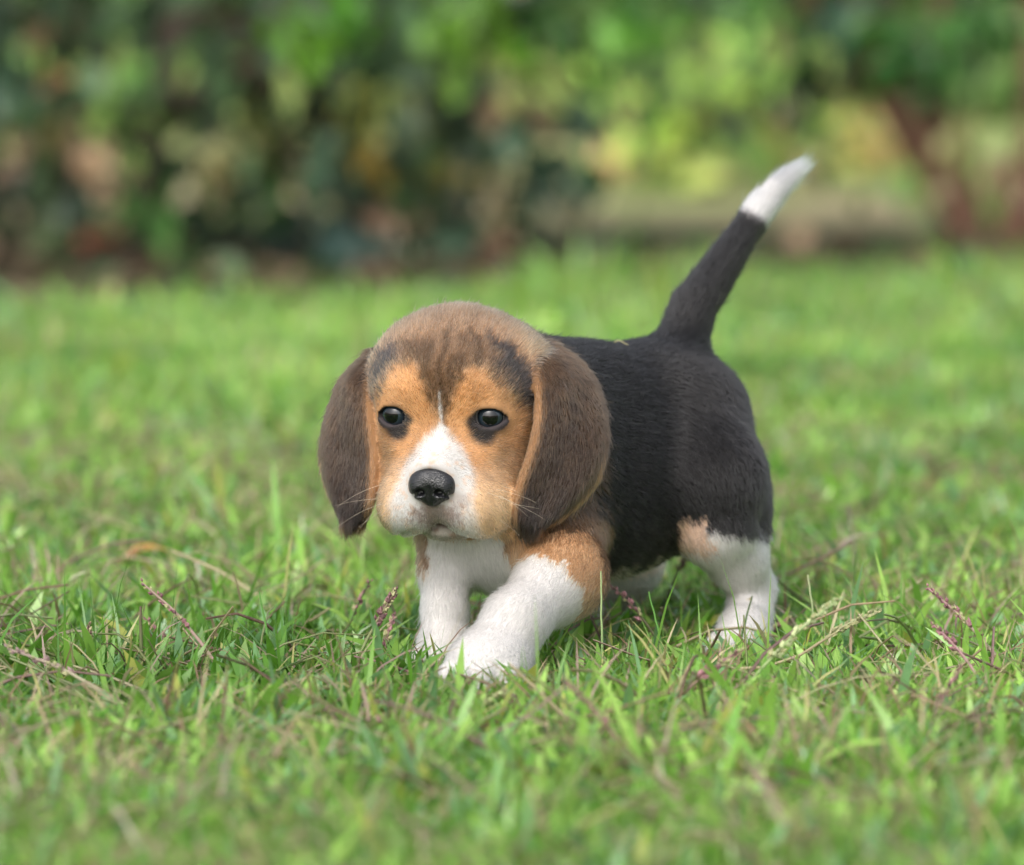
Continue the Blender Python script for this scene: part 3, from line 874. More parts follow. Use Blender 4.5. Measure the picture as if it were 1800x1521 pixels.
# ---- eyes
eye_m, nt, bs = principled('puppy_eye', (.01, .01, .012), rough=.03, spec=.65)
tc = nt.nodes.new('ShaderNodeTexCoord')
sep = nt.nodes.new('ShaderNodeSeparateXYZ'); nt.links.new(tc.outputs['Object'], sep.inputs[0])
rmp = nt.nodes.new('ShaderNodeValToRGB')
mrg = nt.nodes.new('ShaderNodeMapRange'); mrg.inputs['From Min'].default_value = 0.0048; mrg.inputs['From Max'].default_value = 0.0100
nt.links.new(sep.outputs['Y'], mrg.inputs['Value']); nt.links.new(mrg.outputs[0], rmp.inputs[0])
cr = rmp.color_ramp
cr.elements[0].position = 0.0; cr.elements[0].color = (.42, .40, .40, 1)
cr.elements[1].position = 1.0; cr.elements[1].color = (.002, .002, .003, 1)
for p_, c_ in ((.26, (.30, .28, .28, 1)), (.34, (.006, .006, .007, 1)), (.48, (.014, .022, .030, 1)), (.80, (.018, .028, .038, 1)), (.86, (.002, .002, .003, 1))):
    e = cr.elements.new(p_); e.color = c_
nt.links.new(rmp.outputs[0], bs.inputs['Base Color'])
def sphere_grid(nu=40, nv=24):
    u = np.linspace(0, 2*np.pi, nu, endpoint=False); v = np.linspace(1e-3, np.pi - 1e-3, nv)
    vv, uu = np.meshgrid(v, u, indexing='ij')
    Pp = np.stack([np.sin(vv)*np.cos(uu), np.cos(vv), np.sin(vv)*np.sin(uu)], -1).reshape(-1, 3)
    i, j = np.meshgrid(np.arange(nv-1), np.arange(nu), indexing='ij'); i = i.ravel(); j = j.ravel(); j2 = (j+1) % nu
    return Pp, np.stack([i*nu+j, i*nu+j2, (i+1)*nu+j2, (i+1)*nu+j], 1)
SP, SQ = sphere_grid()
for sx in (-1, 1):
    ev = SP * .0095
    bulge = np.clip((SP[:, 1] - .72) / .28, 0, 1)
    ev = ev * (1 + .075 * bulge[:, None] ** .8)       # cornea
    o = np_mesh('eye', ev, SQ, eye_m)
    yaw = R(6) * sx
    f = unit(HM[1] + HM[0] * (.22 * sx) + HM[2] * .02); l = unit(np.cross(f, [0, 0, 1.0])); u_ = np.cross(l, f)
    o.matrix_world = Matrix([[l[0], f[0], u_[0], EYES[sx][0]], [l[1], f[1], u_[1], EYES[sx][1]], [l[2], f[2], u_[2], EYES[sx][2]], [0, 0, 0, 1]])
    o.parent = puppy; o.matrix_parent_inverse = inv

# ---- nose leather with nostrils
nf = Field(NOSE_C - .022, NOSE_C + .022, .0005)
nf.add(HE((0, 23.5, -30.5), (12.2, 7.6, 8.2)), .002)
for sx in (-1, 1):
    nf.add(HE((sx * 6.4, 23.7, -34), (6.2, 7.0, 6.6)), .003)
nf.add(HE((0, 23, -38.5), (5.4, 6.4, 5.8)), .004)
for sx in (-1, 1):
    nf.add(HE((sx * 5.2, 30.4, -35.4), (2.6, 4.5, 2.1)), .0015, True)
    nf.add(Cone(hd(sx * 6.7, 29.4, -36.2), hd(sx * 12, 24, -38.4), .0011, .0012), .0012, True)
nf.add(Cone(hd(0, 30.8, -33), hd(0, 29.3, -43), .0005, .0009), .0018, True)
NV, NQ = nf.mesh(3)
nose_m, nt, bs = principled('puppy_nose', (.010, .010, .012), rough=.19, spec=.6)
vz = nt.nodes.new('ShaderNodeTexVoronoi'); vz.inputs['Scale'].default_value = 1500
geo = nt.nodes.new('ShaderNodeNewGeometry'); nt.links.new(geo.outputs['Position'], vz.inputs['Vector'])
bp = nt.nodes.new('ShaderNodeBump'); bp.inputs['Strength'].default_value = .8; bp.inputs['Distance'].default_value = .0003
nt.links.new(vz.outputs['Distance'], bp.inputs['Height']); nt.links.new(bp.outputs[0], bs.inputs['Normal'])
child(np_mesh('nose', NV, NQ, nose_m))

# ---- fur
T = np.concatenate([Q[:, [0, 1, 2]], Q[:, [0, 2, 3]]])
ta = np.linalg.norm(np.cross(V[T[:, 1]] - V[T[:, 0]], V[T[:, 2]] - V[T[:, 0]]), axis=1) / 2
tp = partname[T[:, 0]]; te = earid[T[:, 0]]
dens = np.ones(len(T))
dens[np.isin(tp, ['head', 'muzzle', 'jaw'])] = 1.9
dens[te != 0] = 1.5
NH = FUR_COUNT
pr = ta * dens; pr /= pr.sum()
ti = rng.choice(len(T), NH, p=pr)
bc = rng.random((NH, 2)); fl_ = bc.sum(1) > 1; bc[fl_] = 1 - bc[fl_]
bw = np.stack([1 - bc.sum(1), bc[:, 0], bc[:, 1]], 1)
tv = T[ti]
rp = (V[tv] * bw[..., None]).sum(1); rn = unit((N[tv] * bw[..., None]).sum(1)); rf = (flow[tv] * bw[..., None]).sum(1)
big = tv[np.arange(NH), bw.argmax(1)]
rpart = partname[big]; reid = earid[big]; ret = (ear_t[tv] * bw).sum(1); reu = (ear_u[tv] * bw).sum(1)
ret = np.where(reid != 0, np.where((earid[tv] == reid[:, None]).all(1), ret, ear_t[big]), 0); reu = np.where(reid != 0, np.where((earid[tv] == reid[:, None]).all(1), reu, ear_u[big]), 0)
tpt = W(1426, 280, .262)
tz = (rpart == 'tail') & ((rp - W(1340, 366, .236)) @ unit(tpt - W(1240, 510, .2)) > 0)
rf[tz] = unit(tpt - rp[tz])
hcol = coat(rp, rn, rpart, reid, ret, reu)
LEN = {'torso': .0058, 'rump': .0058, 'chest': .0068, 'neck': .0075, 'shoulder': .0065, 'arm_l': .0058, 'foreleg_l': .0055, 'foreleg_r': .0055, 'thigh_l': .0058, 'hindleg_l': .0055, 'hindleg_r': .0050, 'paw_fl': .0034, 'paw_fr': .0034, 'paw_hl': .0034, 'paw_hr': .004, 'tail': .0080, 'head': .0055, 'muzzle': .0036, 'jaw': .003}
hl = np.array([LEN[p] for p in rpart])
rl = hloc(rp)
hmask = np.isin(rpart, ['head', 'muzzle', 'jaw'])
hl = np.where(hmask, hl * (0.62 + .55 * sstep(5, -35, rl[:, 1])), hl)
hl = np.where(reid != 0, .0056, hl)
hl = np.where((reid != 0) & (reu > .85), .0085, hl)
hl = np.where((reid != 0) & (ret > .9), .0095, hl)
tipq = (rp - W(1330, 380, .235)) @ unit(W(1420, 283, .26) - W(1240, 510, .2))
hl = np.where((rpart == 'tail'), .0085 + np.clip(tipq, 0, .03) * .30, hl)
hl *= rng.uniform(.6, 1.2, NH)
de_ = np.minimum(np.linalg.norm(rp - EYES[1], axis=1), np.linalg.norm(rp - EYES[-1], axis=1))
hl *= sstep(.0100, .0175, de_) * .85 + .15
nosel = rl - np.array([0, 23.5, -32.0])
dno = np.sqrt((nosel[:, 0] / 12.2) ** 2 + (nosel[:, 2] / 10.5) ** 2 + (np.minimum(nosel[:, 1] + 2, 0) / 5) ** 2)
MP = [hd(0, 26, -42), hd(0, 24.5, -51), hd(8, 22, -58.5), hd(18, 15, -61.5), hd(29, 0, -63)], [hd(0, 24.5, -51), hd(-8, 22, -58.5), hd(-18, 15, -61.5), hd(-29, 0, -63)]
def mouth_dist(Pt):
    return np.min([pdist(Cone(m_[i], m_[i+1], 0, 0), Pt) for m_ in MP for i in range(len(m_) - 1)], 0)
dmouth = np.full(NH, 1.0); dmouth[hmask] = mouth_dist(rp[hmask])
keep = (de_ > np.where(rl[:, 2] < -1.5, .0116, .0104)) & (dmouth > .0013) & ~(hmask & (dno < 1.0) & (rl[:, 1] > 12)) & (rp[:, 2] > .004)
hl *= np.where(hmask, .45 + .55 * sstep(1.0, 1.7, dno), 1)
n1, n2, n3 = [Sines(.012, 20 + i) for i in range(3)]
m1, m2, m3 = [Sines(.0035, 30 + i) for i in range(3)]
wob = np.stack([n1(rp), n2(rp), n3(rp)], 1) * .025 + np.stack([m1(rp), m2(rp), m3(rp)], 1) * .020 + rng.normal(size=(NH, 3)) * .10
wob[rpart == 'tail'] *= .4
lift = np.where(hmask, .32, .30)
wob[reid != 0] *= .7
lift = np.where(reid != 0, .17, lift); lift = np.where(np.isin(rpart, ['paw_fl', 'foreleg_l']), .38, lift); lift = np.where(rpart == 'tail', .26, lift)
lift = np.where(rpart == 'muzzle', .5, lift)
stray = rng.random(NH) < .025
hl = np.where(stray, hl * 1.45, hl); lift = np.where(stray, lift * 1.9, lift)
d0 = unit(rf + rn * lift[:, None] * 1.5 + wob)
d1 = unit(rf + rn * lift[:, None] * .45 + wob * 1.3)
# the edges of the ears: fur hangs over the edge
NP = 4
pts = np.zeros((NH, NP, 3))
pts[:, 0] = rp - rn * .0004
for i in range(1, NP):
    s = i / (NP - 1)
    dd = unit(d0 * (1 - s) + d1 * s)
    pts[:, i] = pts[:, i-1] + dd * (hl / (NP - 1))[:, None]
val = np.clip(np.exp(rng.normal(size=NH) * .30) + .05 * m1(rp), .4, 1.9)
odd = rng.random(NH)
lt = (hcol.max(1) > .30)
val = np.where(lt & (odd < .10), val * .45, val)
val = np.where(hcol.min(1) > .45, np.clip(.97 + rng.normal(size=NH) * .13, .55, 1.15), val)
val = np.where((hcol.max(1) < .20) & (odd < .10), val * 1.9, val)
blk = hcol.max(1) < .03
gray = blk & (rng.random(NH) < .13)
hcol = hcol * val[:, None]
hcol[gray] = hcol[gray] * 2.4 + .008
ids = np.where(keep)[0]
pts = pts[ids]; hcol = hcol[ids]
hc_ = bpy.data.hair_curves.new('fur')
hc_.add_curves([NP] * len(ids))
hc_.attributes['position'].data.foreach_set('vector', pts.astype(np.float32).ravel())
ra = hc_.attributes.get('radius') or hc_.attributes.new('radius', 'FLOAT', 'POINT')
rad = np.tile(np.array([1.0, .95, .7, .12]) * FUR_RADIUS, (len(ids), 1)) * rng.uniform(.8, 1.2, (len(ids), 1))
ra.data.foreach_set('value', rad.astype(np.float32).ravel())
ca = hc_.attributes.new('col', 'FLOAT_COLOR', 'CURVE')
c4 = np.ones((len(ids), 4), np.float32); c4[:, :3] = np.clip(hcol, 0, .95)
ca.data.foreach_set('color', c4.ravel())
fm = bpy.data.materials.new('puppy_fur'); fm.use_nodes = True
nt = fm.node_tree; nt.nodes.clear()
at = nt.nodes.new('ShaderNodeAttribute'); at.attribute_name = 'col'
hb = nt.nodes.new('ShaderNodeBsdfHairPrincipled')
try: hb.model = 'CHIANG'
except Exception: pass
hb.parametrization = 'COLOR'
hb.inputs['IOR'].default_value = 1.42
hb.inputs['Roughness'].default_value = .38; hb.inputs['Radial Roughness'].default_value = .55
hb.inputs['Random Roughness'].default_value = .2
on = nt.nodes.new('ShaderNodeOutputMaterial')
nt.links.new(at.outputs['Color'], hb.inputs['Color']); nt.links.new(hb.outputs[0], on.inputs['Surface'])
hc_.materials.append(fm)
fur = bpy.data.objects.new('fur', hc_); col.objects.link(fur); child(fur)

# ---- whiskers
def whisk(root, d, L, droop):
    out = []
    p = np.array(root); d = unit(d)
    for i in range(8):
        out.append(p.copy()); p = p + d * L / 7; d = unit(d + np.array([0, 0, -droop]))
    return out
wp = []
for sx in (-1, 1):
    for i in range(8):
        a_, b_ = rng.uniform(-1, 1), rng.uniform(-1, 1)
        root = hd(sx * (17 + 6 * abs(a_)), 12 + 6 * b_, -40 - 7 * a_)
        d = HM[0] * sx * 1.0 + HM[1] * rng.uniform(-.5, .25) + HM[2] * rng.uniform(-.8, .1)
        wp.append(whisk(root, d, rng.uniform(.026, .048), rng.uniform(.02, .10)))
for sx in (-1, 1):
    for i in range(4):
        wp.append(whisk(hd(sx * (18 + 3 * i), 0, 11 + rng.uniform(-1, 2)), HM[1] + HM[2] * .6 + HM[0] * sx * rng.uniform(-.2, .6), rng.uniform(.012, .02), .05))
wh = bpy.data.hair_curves.new('whiskers')
wh.add_curves([8] * len(wp))
wh.attributes['position'].data.foreach_set('vector', np.array(wp, np.float32).ravel())
ra = wh.attributes.get('radius') or wh.attributes.new('radius', 'FLOAT', 'POINT')
ra.data.foreach_set('value', np.tile(np.linspace(.00008, .00002, 8), len(wp)).astype(np.float32))
wm, nt, bs = principled('puppy_whisker', (.60, .53, .42), rough=.4)
wh.materials.append(wm)
wo_ = bpy.data.objects.new('whiskers', wh); col.objects.link(wo_); child(wo_)
NEAR_BLADES = 90000
MID_BLADES = 200000
# ------------------------------------------------------------------ grass
grassm = leaf_material('grass_blade', .42, .34, .6)
patch1, patch2, patch3 = Sines(.35, 51), Sines(.09, 52), Sines(.9, 53)

def blades(n, x0, x1, y0, y1, lev, wmul=1.0, lmul=1.0, keepout=True, ymax=None):
    x = rng.uniform(x0, x1, n); y = rng.uniform(y0, y1, n)
    P0 = np.stack([x, y, np.zeros(n)], 1)
    if keepout:
        q = P0.copy(); k = np.zeros(n, bool)
        for z in (.006, .014, .024):
            q[:, 2] = z; k |= fld.sample(q) < .003
        P0 = P0[~k]
    if ymax is not None:
        P0 = P0[P0[:, 1] < ymax(P0[:, 0]) + rng.normal(size=len(P0)) * .03]
    n = len(P0)
    u = rng.random(n)
    dry = np.clip(.11 + .06 * patch1(P0) + .05 * patch2(P0), .02, .35)
    kind = np.where(u < dry, 2, np.where(u < dry + .20, 1, 0))
    L = np.choose(kind, [rng.uniform(.014, .034, n), rng.uniform(.016, .042, n), rng.uniform(.014, .042, n)]) * (1 + .18 * patch2(P0)) * lmul
    if keepout:
        q = P0.copy(); q[:, 2] = .016; L = L * np.where(fld.sample(q) < .022, .62, 1.0)
    Wd = np.choose(kind, [rng.uniform(.0034, .0078, n), rng.uniform(.0009, .0019, n), rng.uniform(.0008, .0020, n)]) * wmul
    tilt = np.choose(kind, [np.clip(rng.normal(.90, .38, n), .05, 1.5), np.clip(rng.normal(.55, .35, n), .02, 1.4), np.clip(rng.normal(1.2, .3, n), .2, 1.52)])
    bend = np.choose(kind, [rng.uniform(0, .9, n), rng.uniform(0, .6, n), rng.uniform(-.2, .5, n)])
    az = rng.uniform(0, 2 * np.pi, n)
    h = np.stack([np.cos(az), np.sin(az), np.zeros(n)], 1)
    roll = rng.normal(0, .45, n)
    sd = np.stack([-np.sin(az), np.cos(az), np.zeros(n)], 1)
    ga = np.array([.130, .335, .034]); gb = np.array([.415, .640, .140]); gd = np.array([.070, .180, .035])
    t = np.clip(rng.beta(1.3, 1.6, n) + .12 * patch1(P0) + .08 * patch3(P0), 0, 1)[:, None]
    c = (ga * (1 - t) + gb * t) * np.clip(1 + .10 * patch1(P0) + .09 * patch3(P0) + .06 * patch2(P0), .6, 1.4)[:, None]
    m = kind == 1; c[m] = c[m] * .55 + gd * .45
    m = kind == 2
    pal = np.array([[.40, .32, .19], [.30, .21, .12], [.44, .38, .22], [.34, .24, .20], [.42, .40, .16], [.22, .14, .09]])
    c[m] = 1.25 * pal[rng.integers(0, len(pal), m.sum())] * rng.uniform(.7, 1.1, (m.sum(), 1))
    yl = (kind == 0) & (rng.random(n) < .05); c[yl] = np.array([.42, .46, .09]) * rng.uniform(.7, 1.1, (yl.sum(), 1))
    bl = (kind == 0) & (rng.random(n) < .18); c[bl] = np.array([.20, .38, .16]) * rng.uniform(.8, 1.3, (bl.sum(), 1))
    P0[:, 2] = np.where(kind == 2, rng.uniform(.002, .018, n), rng.uniform(-.002, .006, n))
    prof = {4: [.7, 1.0, .78], 3: [.8, 1.0]}[lev]
    V = []; p = P0.copy(); ang = tilt * .6
    for i in range(lev):
        tdir = h * np.sin(ang)[:, None] + np.array([0, 0, 1.0]) * np.cos(ang)[:, None]
        nrm = -h * np.cos(ang)[:, None] + np.array([0, 0, 1.0]) * np.sin(ang)[:, None]
        s_ = sd * np.cos(roll)[:, None] + nrm * np.sin(roll)[:, None]
        if i < lev - 1:
            w = (Wd * prof[i] * .5)[:, None]
            V += [p - s_ * w, p + s_ * w]
        else:
            V += [p]
        ang = np.clip(ang + (tilt * .4 + bend) / (lev - 1), -.3, 1.62)
        p = p + tdir * (L / (lev - 1))[:, None]
    V = np.stack(V, 1); k = V.shape[1]
    V[..., 2] = np.maximum(V[..., 2], -.002)
    f = []
    for i in range(lev - 2):
        a = 2 * i; f += [(a, a+1, a+3), (a, a+3, a+2)]
    f += [(k - 3, k - 2, k - 1)]
    F = (np.array(f)[None] + (np.arange(n) * k)[:, None, None]).reshape(-1, 3)
    return V.reshape(-1, 3), F, np.repeat(c, k, 0)

def straws(n, x0, x1, y0, y1):
    """long loose straws lying over the grass"""
    P0 = np.stack([rng.uniform(x0, x1, n), rng.uniform(y0, y1, n), rng.uniform(.004, .020, n)], 1)
    az = rng.uniform(0, 2 * np.pi, n); el = rng.uniform(.0, .45, n); L = rng.uniform(.03, .085, n); wd = rng.uniform(.0006, .0014, n)
    d = np.stack([np.cos(az) * np.cos(el), np.sin(az) * np.cos(el), np.sin(el)], 1)
    s_ = unit(np.cross(d, rng.normal(size=(n, 3)))); u_ = np.cross(s_, d)
    q = P0.copy(); ok = np.ones(n, bool)
    for t in (0, .25, .5, .75, 1): ok &= fld.sample(P0 + d * (L * t)[:, None]) > .006
    cv = rng.normal(size=n) * .10
    V = []
    for t in (0, .33, .66, 1):
        c = P0 + d * (L * t)[:, None] + np.array([0, 0, 1.0]) * (cv * L * 4 * t * (1 - t))[:, None]
        w = (wd * (1 - .45 * t))[:, None]
        V += [c + s_ * w, c - s_ * w * .5 + u_ * w * .87, c - s_ * w * .5 - u_ * w * .87]
    V = np.stack(V, 1)[ok]; n = len(V)
    f = []
    for i in range(3):
        for j in range(3):
            a, b_ = 3 * i + j, 3 * i + (j + 1) % 3; f += [(a, b_, b_ + 3), (a, b_ + 3, a + 3)]
    F = (np.array(f)[None] + (np.arange(n) * 12)[:, None, None]).reshape(-1, 3)
    pal = np.array([[.50, .42, .27], [.40, .30, .19], [.52, .48, .30], [.38, .24, .22], [.30, .34, .14], [.24, .16, .11], [.34, .40, .18]])
    c = pal[rng.integers(0, len(pal), n)] * rng.uniform(.7, 1.15, (n, 1))
    return V.reshape(-1, 3), F, np.repeat(c, 12, 0)

Vs, Fs, Cs, off = [], [], [], 0
for a in ((NEAR_BLADES, -.62, .62, -.78, .75, 4), (50000, -1.7, -.62, -.8, .75, 3), (50000, .62, 1.7, -.8, .75, 3)):
    V_, F_, C_ = blades(*a); Vs.append(V_); Fs.append(F_ + off); Cs.append(C_); off += len(V_)
V_, F_, C_ = blades(MID_BLADES, -1.9, 1.9, .75, 4.9, 3, 1.45, 1.1, False, bed_edge); Vs.append(V_); Fs.append(F_ + off); Cs.append(C_); off += len(V_)
V_, F_, C_ = blades(16000, -1.9, 1.9, 2.9, 4.4, 3, 1.6, 1.6, False, bed_edge); Vs.append(V_); Fs.append(F_ + off); Cs.append(C_); off += len(V_)
V0_, F0_, C0_ = blades(5000, -1.9, 1.9, 3.0, 4.3, 3, 2.0, 2.3, False, lambda x: np.where(np.sin(x * 13) + np.sin(x * 7.1 + 2) > .7, bed_edge(x) + .10, -9)); Vs.append(V0_); Fs.append(F0_ + off); Cs.append(C0_); off += len(V0_)
V_, F_, C_ = blades(5000, .75, 2.6, 5.3, 9.0, 3, 2.2, 1.5, False); Vs.append(V_); Fs.append(F_ + off); Cs.append(C_); off += len(V_)
V_, F_, C_ = blades(3500, -.62, .62, -.75, .75, 4, .8, 1.75); Vs.append(V_); Fs.append(F_ + off); Cs.append(C_); off += len(V_)
V_, F_, C_ = straws(5600, -.8, .8, -.75, 1.4); Vs.append(V_); Fs.append(F_ + off); Cs.append(C_); off += len(V_)
gr = np_mesh('grass', np.concatenate(Vs), np.concatenate(Fs), grassm, colr=np.concatenate(Cs))
tag(gr, 'short green lawn grass with dry straw and clippings mixed in', 'grass', kind='stuff')
print('grass tris', len(gr.data.polygons))
# ------------------------------------------------------------------ single stalks, leaves and clippings
stalkm, nt, bs = principled('grass_stalk', rough=.55, attr='col', spec=.3)
def stalk(base, tip, sag, r0, c0, c1, seeds, label, cat='grass stalk', group=None, z0=.004, dY=0.0, seed_c=(.22, .11, .12), seed_from=.5):
    """a culm from a spot on the ground to its tip, with a spiky seed head on its upper part"""
    B = GR(base[0], base[1] + 34, z0); T_ = W(tip[0], tip[1], B[1] + dY)
    T_[2] = max(T_[2], .008)
    root = empty('grass_stalk', B)
    tag(root, label, 'grass stalk', group)
    bpy.context.view_layer.update(); iv = root.matrix_world.inverted()
    m = 14; r0 = r0 * 1.3
    t = np.linspace(0, 1, m)[:, None]
    pts = B * (1 - t) + T_ * t + np.array([0, 0, 1.0]) * sag * np.sin(np.pi * t) + rng.normal(size=(m, 3)) * .00012
    pts[0, 2] -= .006
    V_, Q_ = tube(pts, np.linspace(r0, r0 * .45, m), 6)
    C_ = np.repeat(np.array(c0) * (1 - t) + np.array(c1) * t, 6, 0)
    o = np_mesh('stem', V_, Q_, stalkm, colr=C_); o.parent = root; o.matrix_parent_inverse = iv
    if seeds:
        d = unit(T_ - B); a = rng.uniform(0, 6.28, seeds); tt = np.linspace(seed_from, 1.0, seeds)
        P0 = np.stack([np.interp(tt, t[:, 0], pts[:, k]) for k in range(3)], 1)
        e1 = unit(np.cross(d, [0.2, .3, 1.0])); e2 = np.cross(d, e1)
        out = e1 * np.cos(a)[:, None] + e2 * np.sin(a)[:, None]
        L = rng.uniform(.0032, .0052, seeds) * (1.15 - .5 * (tt - seed_from) / (1 - seed_from + 1e-6)); w = L * .30
        dd = unit(d * 1.0 + out * .5)
        sd = unit(np.cross(dd, out)); nn = np.cross(sd, dd)
        c = P0 + out * r0 * .6
        Vv = np.stack([c, c + dd * (L * .45)[:, None] + sd * w[:, None], c + dd * (L * .45)[:, None] + nn * w[:, None], c + dd * (L * .45)[:, None] - sd * w[:, None], c + dd * (L * .45)[:, None] - nn * w[:, None], c + dd * L[:, None]], 1)
        f = [(0, 2, 1), (0, 3, 2), (0, 4, 3), (0, 1, 4), (5, 1, 2), (5, 2, 3), (5, 3, 4), (5, 4, 1)]
        F = (np.array(f)[None] + (np.arange(seeds) * 6)[:, None, None]).reshape(-1, 3)
        cs = np.array(seed_c) * rng.uniform(.6, 1.7, (seeds, 1)); cs[rng.random(seeds) < .3] = np.array([.34, .33, .17])
        o = np_mesh('seed_head', Vv.reshape(-1, 3), F, stalkm, smooth=False, colr=np.repeat(cs, 6, 0)); o.parent = root; o.matrix_parent_inverse = iv

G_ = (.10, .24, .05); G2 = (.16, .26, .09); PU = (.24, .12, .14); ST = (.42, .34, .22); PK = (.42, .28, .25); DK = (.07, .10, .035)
GRP = 'seed stalks rising from the lawn'
stalk((1060, 1182), (1056, 1004), .001, .0007, G2, (.30, .38, .18), 0, 'tall upright pale green stem in front of the belly of the puppy')
stalk((1150, 1245), (1302, 1143), .004, .0007, (.30, .22, .14), PU, 26, 'purple seed stalk leaning towards the white hind paw', group=GRP)
stalk((1262, 1238), (1484, 1048), .006, .0008, (.26, .36, .14), (.30, .38, .18), 40, 'long pale green seed stalk slanting past the white hind paw', seed_c=(.34, .38, .20), seed_from=.4)
stalk((1370, 1162), (1545, 1076), .006, .0008, ST, (.18, .22, .10), 34, 'straw coloured seed stalk with dark green tip beside the hind paw', seed_c=(.20, .20, .10))
stalk((1145, 1345), (995, 1195), .002, .0010, PK, PU, 20, 'thick pinkish stalk lying in the grass before the front paw')
stalk((1618, 1275), (1692, 1170), .002, .0007, (.34, .22, .2), PU, 10, 'thin purple stalk leaning over broad green blades', group=GRP)
stalk((1748, 1205), (1640, 1098), .004, .0009, PK, (.36, .2, .22), 24, 'pink seed stalk leaning, lower one of a crossing pair')
stalk((1785, 1165), (1630, 1034), .004, .0009, (.4, .36, .24), (.36, .2, .22), 30, 'pink seed stalk leaning, taller one of a crossing pair')
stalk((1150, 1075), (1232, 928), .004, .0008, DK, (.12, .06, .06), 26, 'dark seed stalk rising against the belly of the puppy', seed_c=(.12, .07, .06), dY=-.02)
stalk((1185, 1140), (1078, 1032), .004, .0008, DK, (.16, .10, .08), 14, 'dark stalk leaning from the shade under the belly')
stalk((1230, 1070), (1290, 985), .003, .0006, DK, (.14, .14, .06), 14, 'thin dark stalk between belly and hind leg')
stalk((1180, 1180), (1140, 1040), .002, .0007, G_, G_, 0, 'thin green upright blade under the belly', 'grass blade')
stalk((1330, 1122), (1384, 1086), .003, .0006, (.3, .22, .14), (.2, .12, .1), 10, 'short brown stalk in front of the white hind paw')
stalk((1268, 1120), (1315, 1055), .003, .0006, ST, (.46, .40, .28), 14, 'short straw seed head against the white hind leg', seed_c=(.4, .34, .2))
stalk((1290, 1140), (1322, 1048), .001, .0007, G_, DK, 0, 'thin dark green blade crossing the white hind leg', 'grass blade')
stalk((1440, 1140), (1420, 1010), .002, .0007, G_, (.42, .44, .26), 0, 'thin upright green stem with pale tip behind the slanting stalks')
stalk((1495, 1100), (1505, 970), .002, .0007, G_, DK, 0, 'thin upright dark green stem on the open lawn behind the hind paw', 'grass blade')
stalk((605, 1182), (697, 1038), .004, .0009, (.20, .30, .10), (.16, .10, .08), 44, 'stout purple-brown seed head beside the front paws', seed_c=(.15, .08, .08), seed_from=.55)
stalk((668, 1150), (692, 1082), .002, .0006, (.2, .2, .1), PU, 18, 'small purple seed head beside the stout one', seed_from=.3)
stalk((590, 1130), (650, 1022), .003, .0006, (.12, .22, .06), DK, 12, 'thin dark stalk behind the stout seed head')
stalk((250, 1192), (247, 1066), .001, .0012, (.10, .19, .05), (.12, .09, .06), 0, 'thick blunt brown-green stem standing upright', 'grass stalk', dY=-.002)
stalk((252, 1230), (12, 1140), .004, .0010, (.42, .42, .24), (.30, .22, .20), 30, 'long straw seed stalk lying across the foreground grass', seed_c=(.3, .2, .2))
stalk((322, 1142), (252, 1084), .002, .0006, (.30, .18, .16), (.18, .10, .1), 8, 'short dark purple twig-like stalk by the thick blunt stem')
stalk((158, 1180), (154, 1098), .001, .0008, (.16, .18, .07), (.14, .08, .07), 24, 'small brown seed head standing upright', seed_c=(.13, .08, .06), seed_from=.4)
stalk((487, 1178), (455, 1040), .002, .0007, G_, G_, 0, 'thin straight green blade leaning, beside dry straw', 'grass blade')
stalk((352, 1105), (322, 1030), .001, .0007, G_, DK, 0, 'short thin dark green blade among dry straw', 'grass blade')
stalk((415, 1188), (250, 1025), .006, .0010, PK, (.30, .22, .18), 16, 'long pinkish dry stalk leaning over the short grass')
stalk((525, 1075), (300, 968), .006, .0012, (.46, .42, .26), (.38, .30, .2), 0, 'long bleached straw behind the leaning pink stalk')
stalk((450, 1118), (375, 1090), .003, .0012, (.22, .22, .10), (.2, .16, .08), 0, 'short dull brown straw lying flat')
stalk((360, 1040), (345, 985), .002, .0011, (.46, .38, .34), (.5, .44, .38), 0, 'pale bleached straw standing out of the grass', dY=.01)
stalk((20, 1070), (150, 1005), .004, .0013, (.36, .40, .22), (.4, .42, .26), 0, 'broad pale straw lying over the lawn')
stalk((1510, 1010), (1490, 885), .003, .0012, (.2, .22, .12), (.16, .12, .1), 0, 'blurred dark stalk standing on the lawn behind the puppy', dY=.02)
stalk((540, 990), (530, 905), .002, .0014, (.36, .42, .24), (.42, .44, .3), 0, 'blurred pale stem beside the drooping ear', dY=.02)
stalk((50, 1450), (10, 1330), .003, .0013, (.4, .36, .24), (.46, .38, .34), 0, 'blurred upright straw in the front grass')
stalk((270, 1520), (200, 1415), .003, .0014, (.46, .48, .32), (.5, .48, .38), 0, 'blurred pale straw leaning in the front grass')
stalk((870, 1290), (640, 1265), .004, .0010, (.36, .28, .2), PU, 20, 'dull purple seed stalk lying across the front grass')
stalk((790, 1260), (890, 1218), .004, .0008, (.3, .36, .16), (.4, .42, .22), 30, 'green seed head lying just before the front paw', seed_c=(.32, .36, .18), seed_from=.3)
stalk((1745, 1290), (1830, 1340), .003, .0012, ST, (.3, .22, .2), 0, 'dry brown straw in the grass under the pink stalks', dY=-.03)

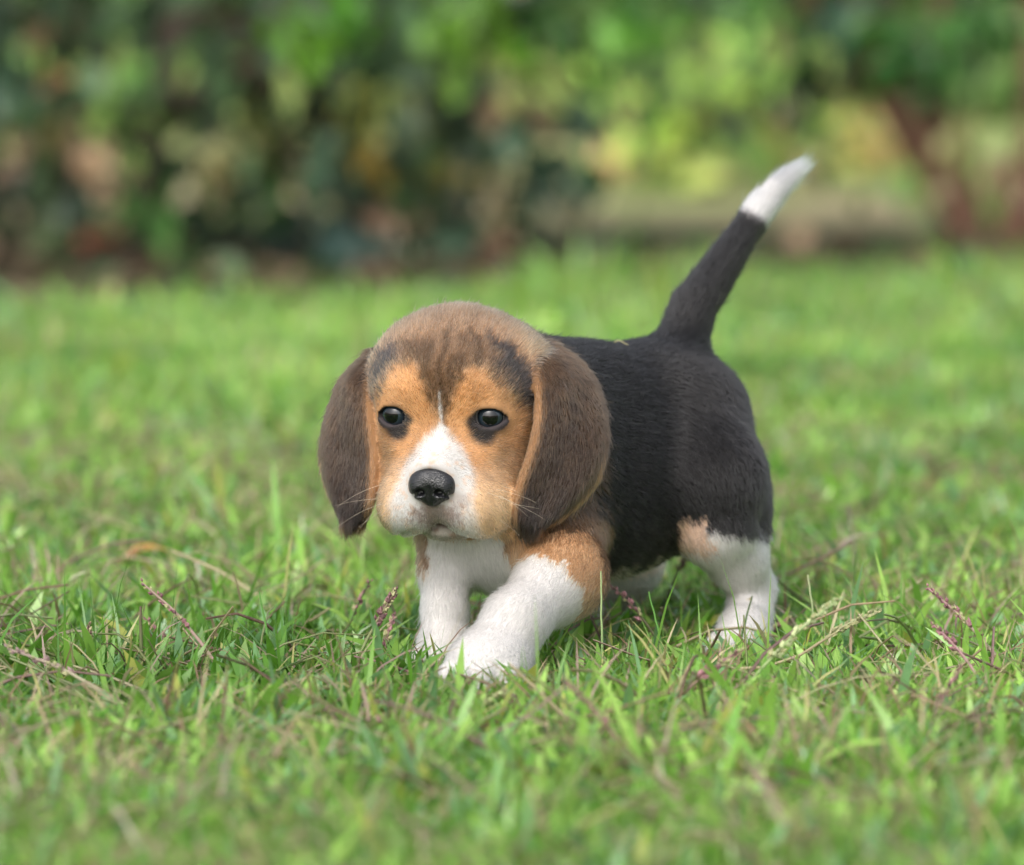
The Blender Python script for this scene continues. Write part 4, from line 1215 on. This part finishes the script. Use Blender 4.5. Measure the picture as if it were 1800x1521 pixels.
# fallen leaves: curled blades of dry leaf
def dry_leaf(name, a, b2, wd, c0, c1, label, cat, lift=.006):
    A = GR(*a); B = W(b2[0], b2[1], A[1] + .01); B[2] = max(B[2], .006)
    m = 9; t = np.linspace(0, 1, m)[:, None]
    mid = A * (1 - t) + B * t + np.array([0, 0, lift]) * np.sin(np.pi * t)
    d = unit(B - A); sdv = unit(np.cross(d, [0, -.5, 1.0])); nn = np.cross(sdv, d)
    w = wd * np.sin(np.pi * np.clip(t * .92 + .05, 0, 1)) ** .7
    curl = .5 * w * (1 + .5 * np.sin(t * 6))
    V_ = np.concatenate([mid - sdv * w + nn * curl, mid, mid + sdv * w + nn * curl])
    V_ = np.concatenate([V_, V_ - nn * .0003])
    q = []
    for k in range(2):
        for i in range(m - 1):
            q.append((k*m+i, k*m+i+1, (k+1)*m+i+1, (k+1)*m+i)); q.append(tuple(3*m + z for z in (k*m+i, (k+1)*m+i, (k+1)*m+i+1, k*m+i+1)))
    C_ = np.tile(np.array(c0) * (1 - t) + np.array(c1) * t, (6, 1))
    tag(np_mesh(name, V_, np.array(q), leafm, colr=C_), label, cat)
dry_leaf('dry_leaf', (190, 1025, .008), (298, 968), .0042, (.34, .13, .07), (.48, .32, .08), 'curled orange and red dry leaf lying on the lawn behind the straw', 'leaf', .010)
dry_leaf('dry_leaf', (1290, 1330, .010), (1365, 1310), .008, (.26, .13, .09), (.42, .24, .13), 'brown dry leaf lying in the front grass below the hind paw', 'leaf')
dry_leaf('dry_leaf', (196, 548, .008), (186, 515), .009, (.36, .22, .13), (.32, .19, .12), 'tan withered leaf lying near the edge of the bed', 'leaf', .02)
# clipping on the back of the puppy
cp = W(1098, 586, .125)
zz = np.arange(.15, .22, .0005); fv = fld.sample(np.stack([np.full_like(zz, cp[0]), np.full_like(zz, cp[1]), zz], 1))
ztop = zz[np.where(fv < 0)[0].max()] + .0035
m = 8; t = np.linspace(0, 1, m)[:, None]
pts = np.array([cp[0] - .006, cp[1], ztop]) + t * np.array([.008, .002, .0]) + np.array([0, 0, 1.0]) * .0012 * np.sin(np.pi * t * 1.5)
V_, Q_ = tube(pts, np.full(m, .00035), 5)
tag(np_mesh('grass_clipping', V_, Q_, stalkm, colr=np.tile([.40, .36, .20], (len(V_), 1))), 'tiny yellow grass clipping lying on the back of the puppy', 'clipping')
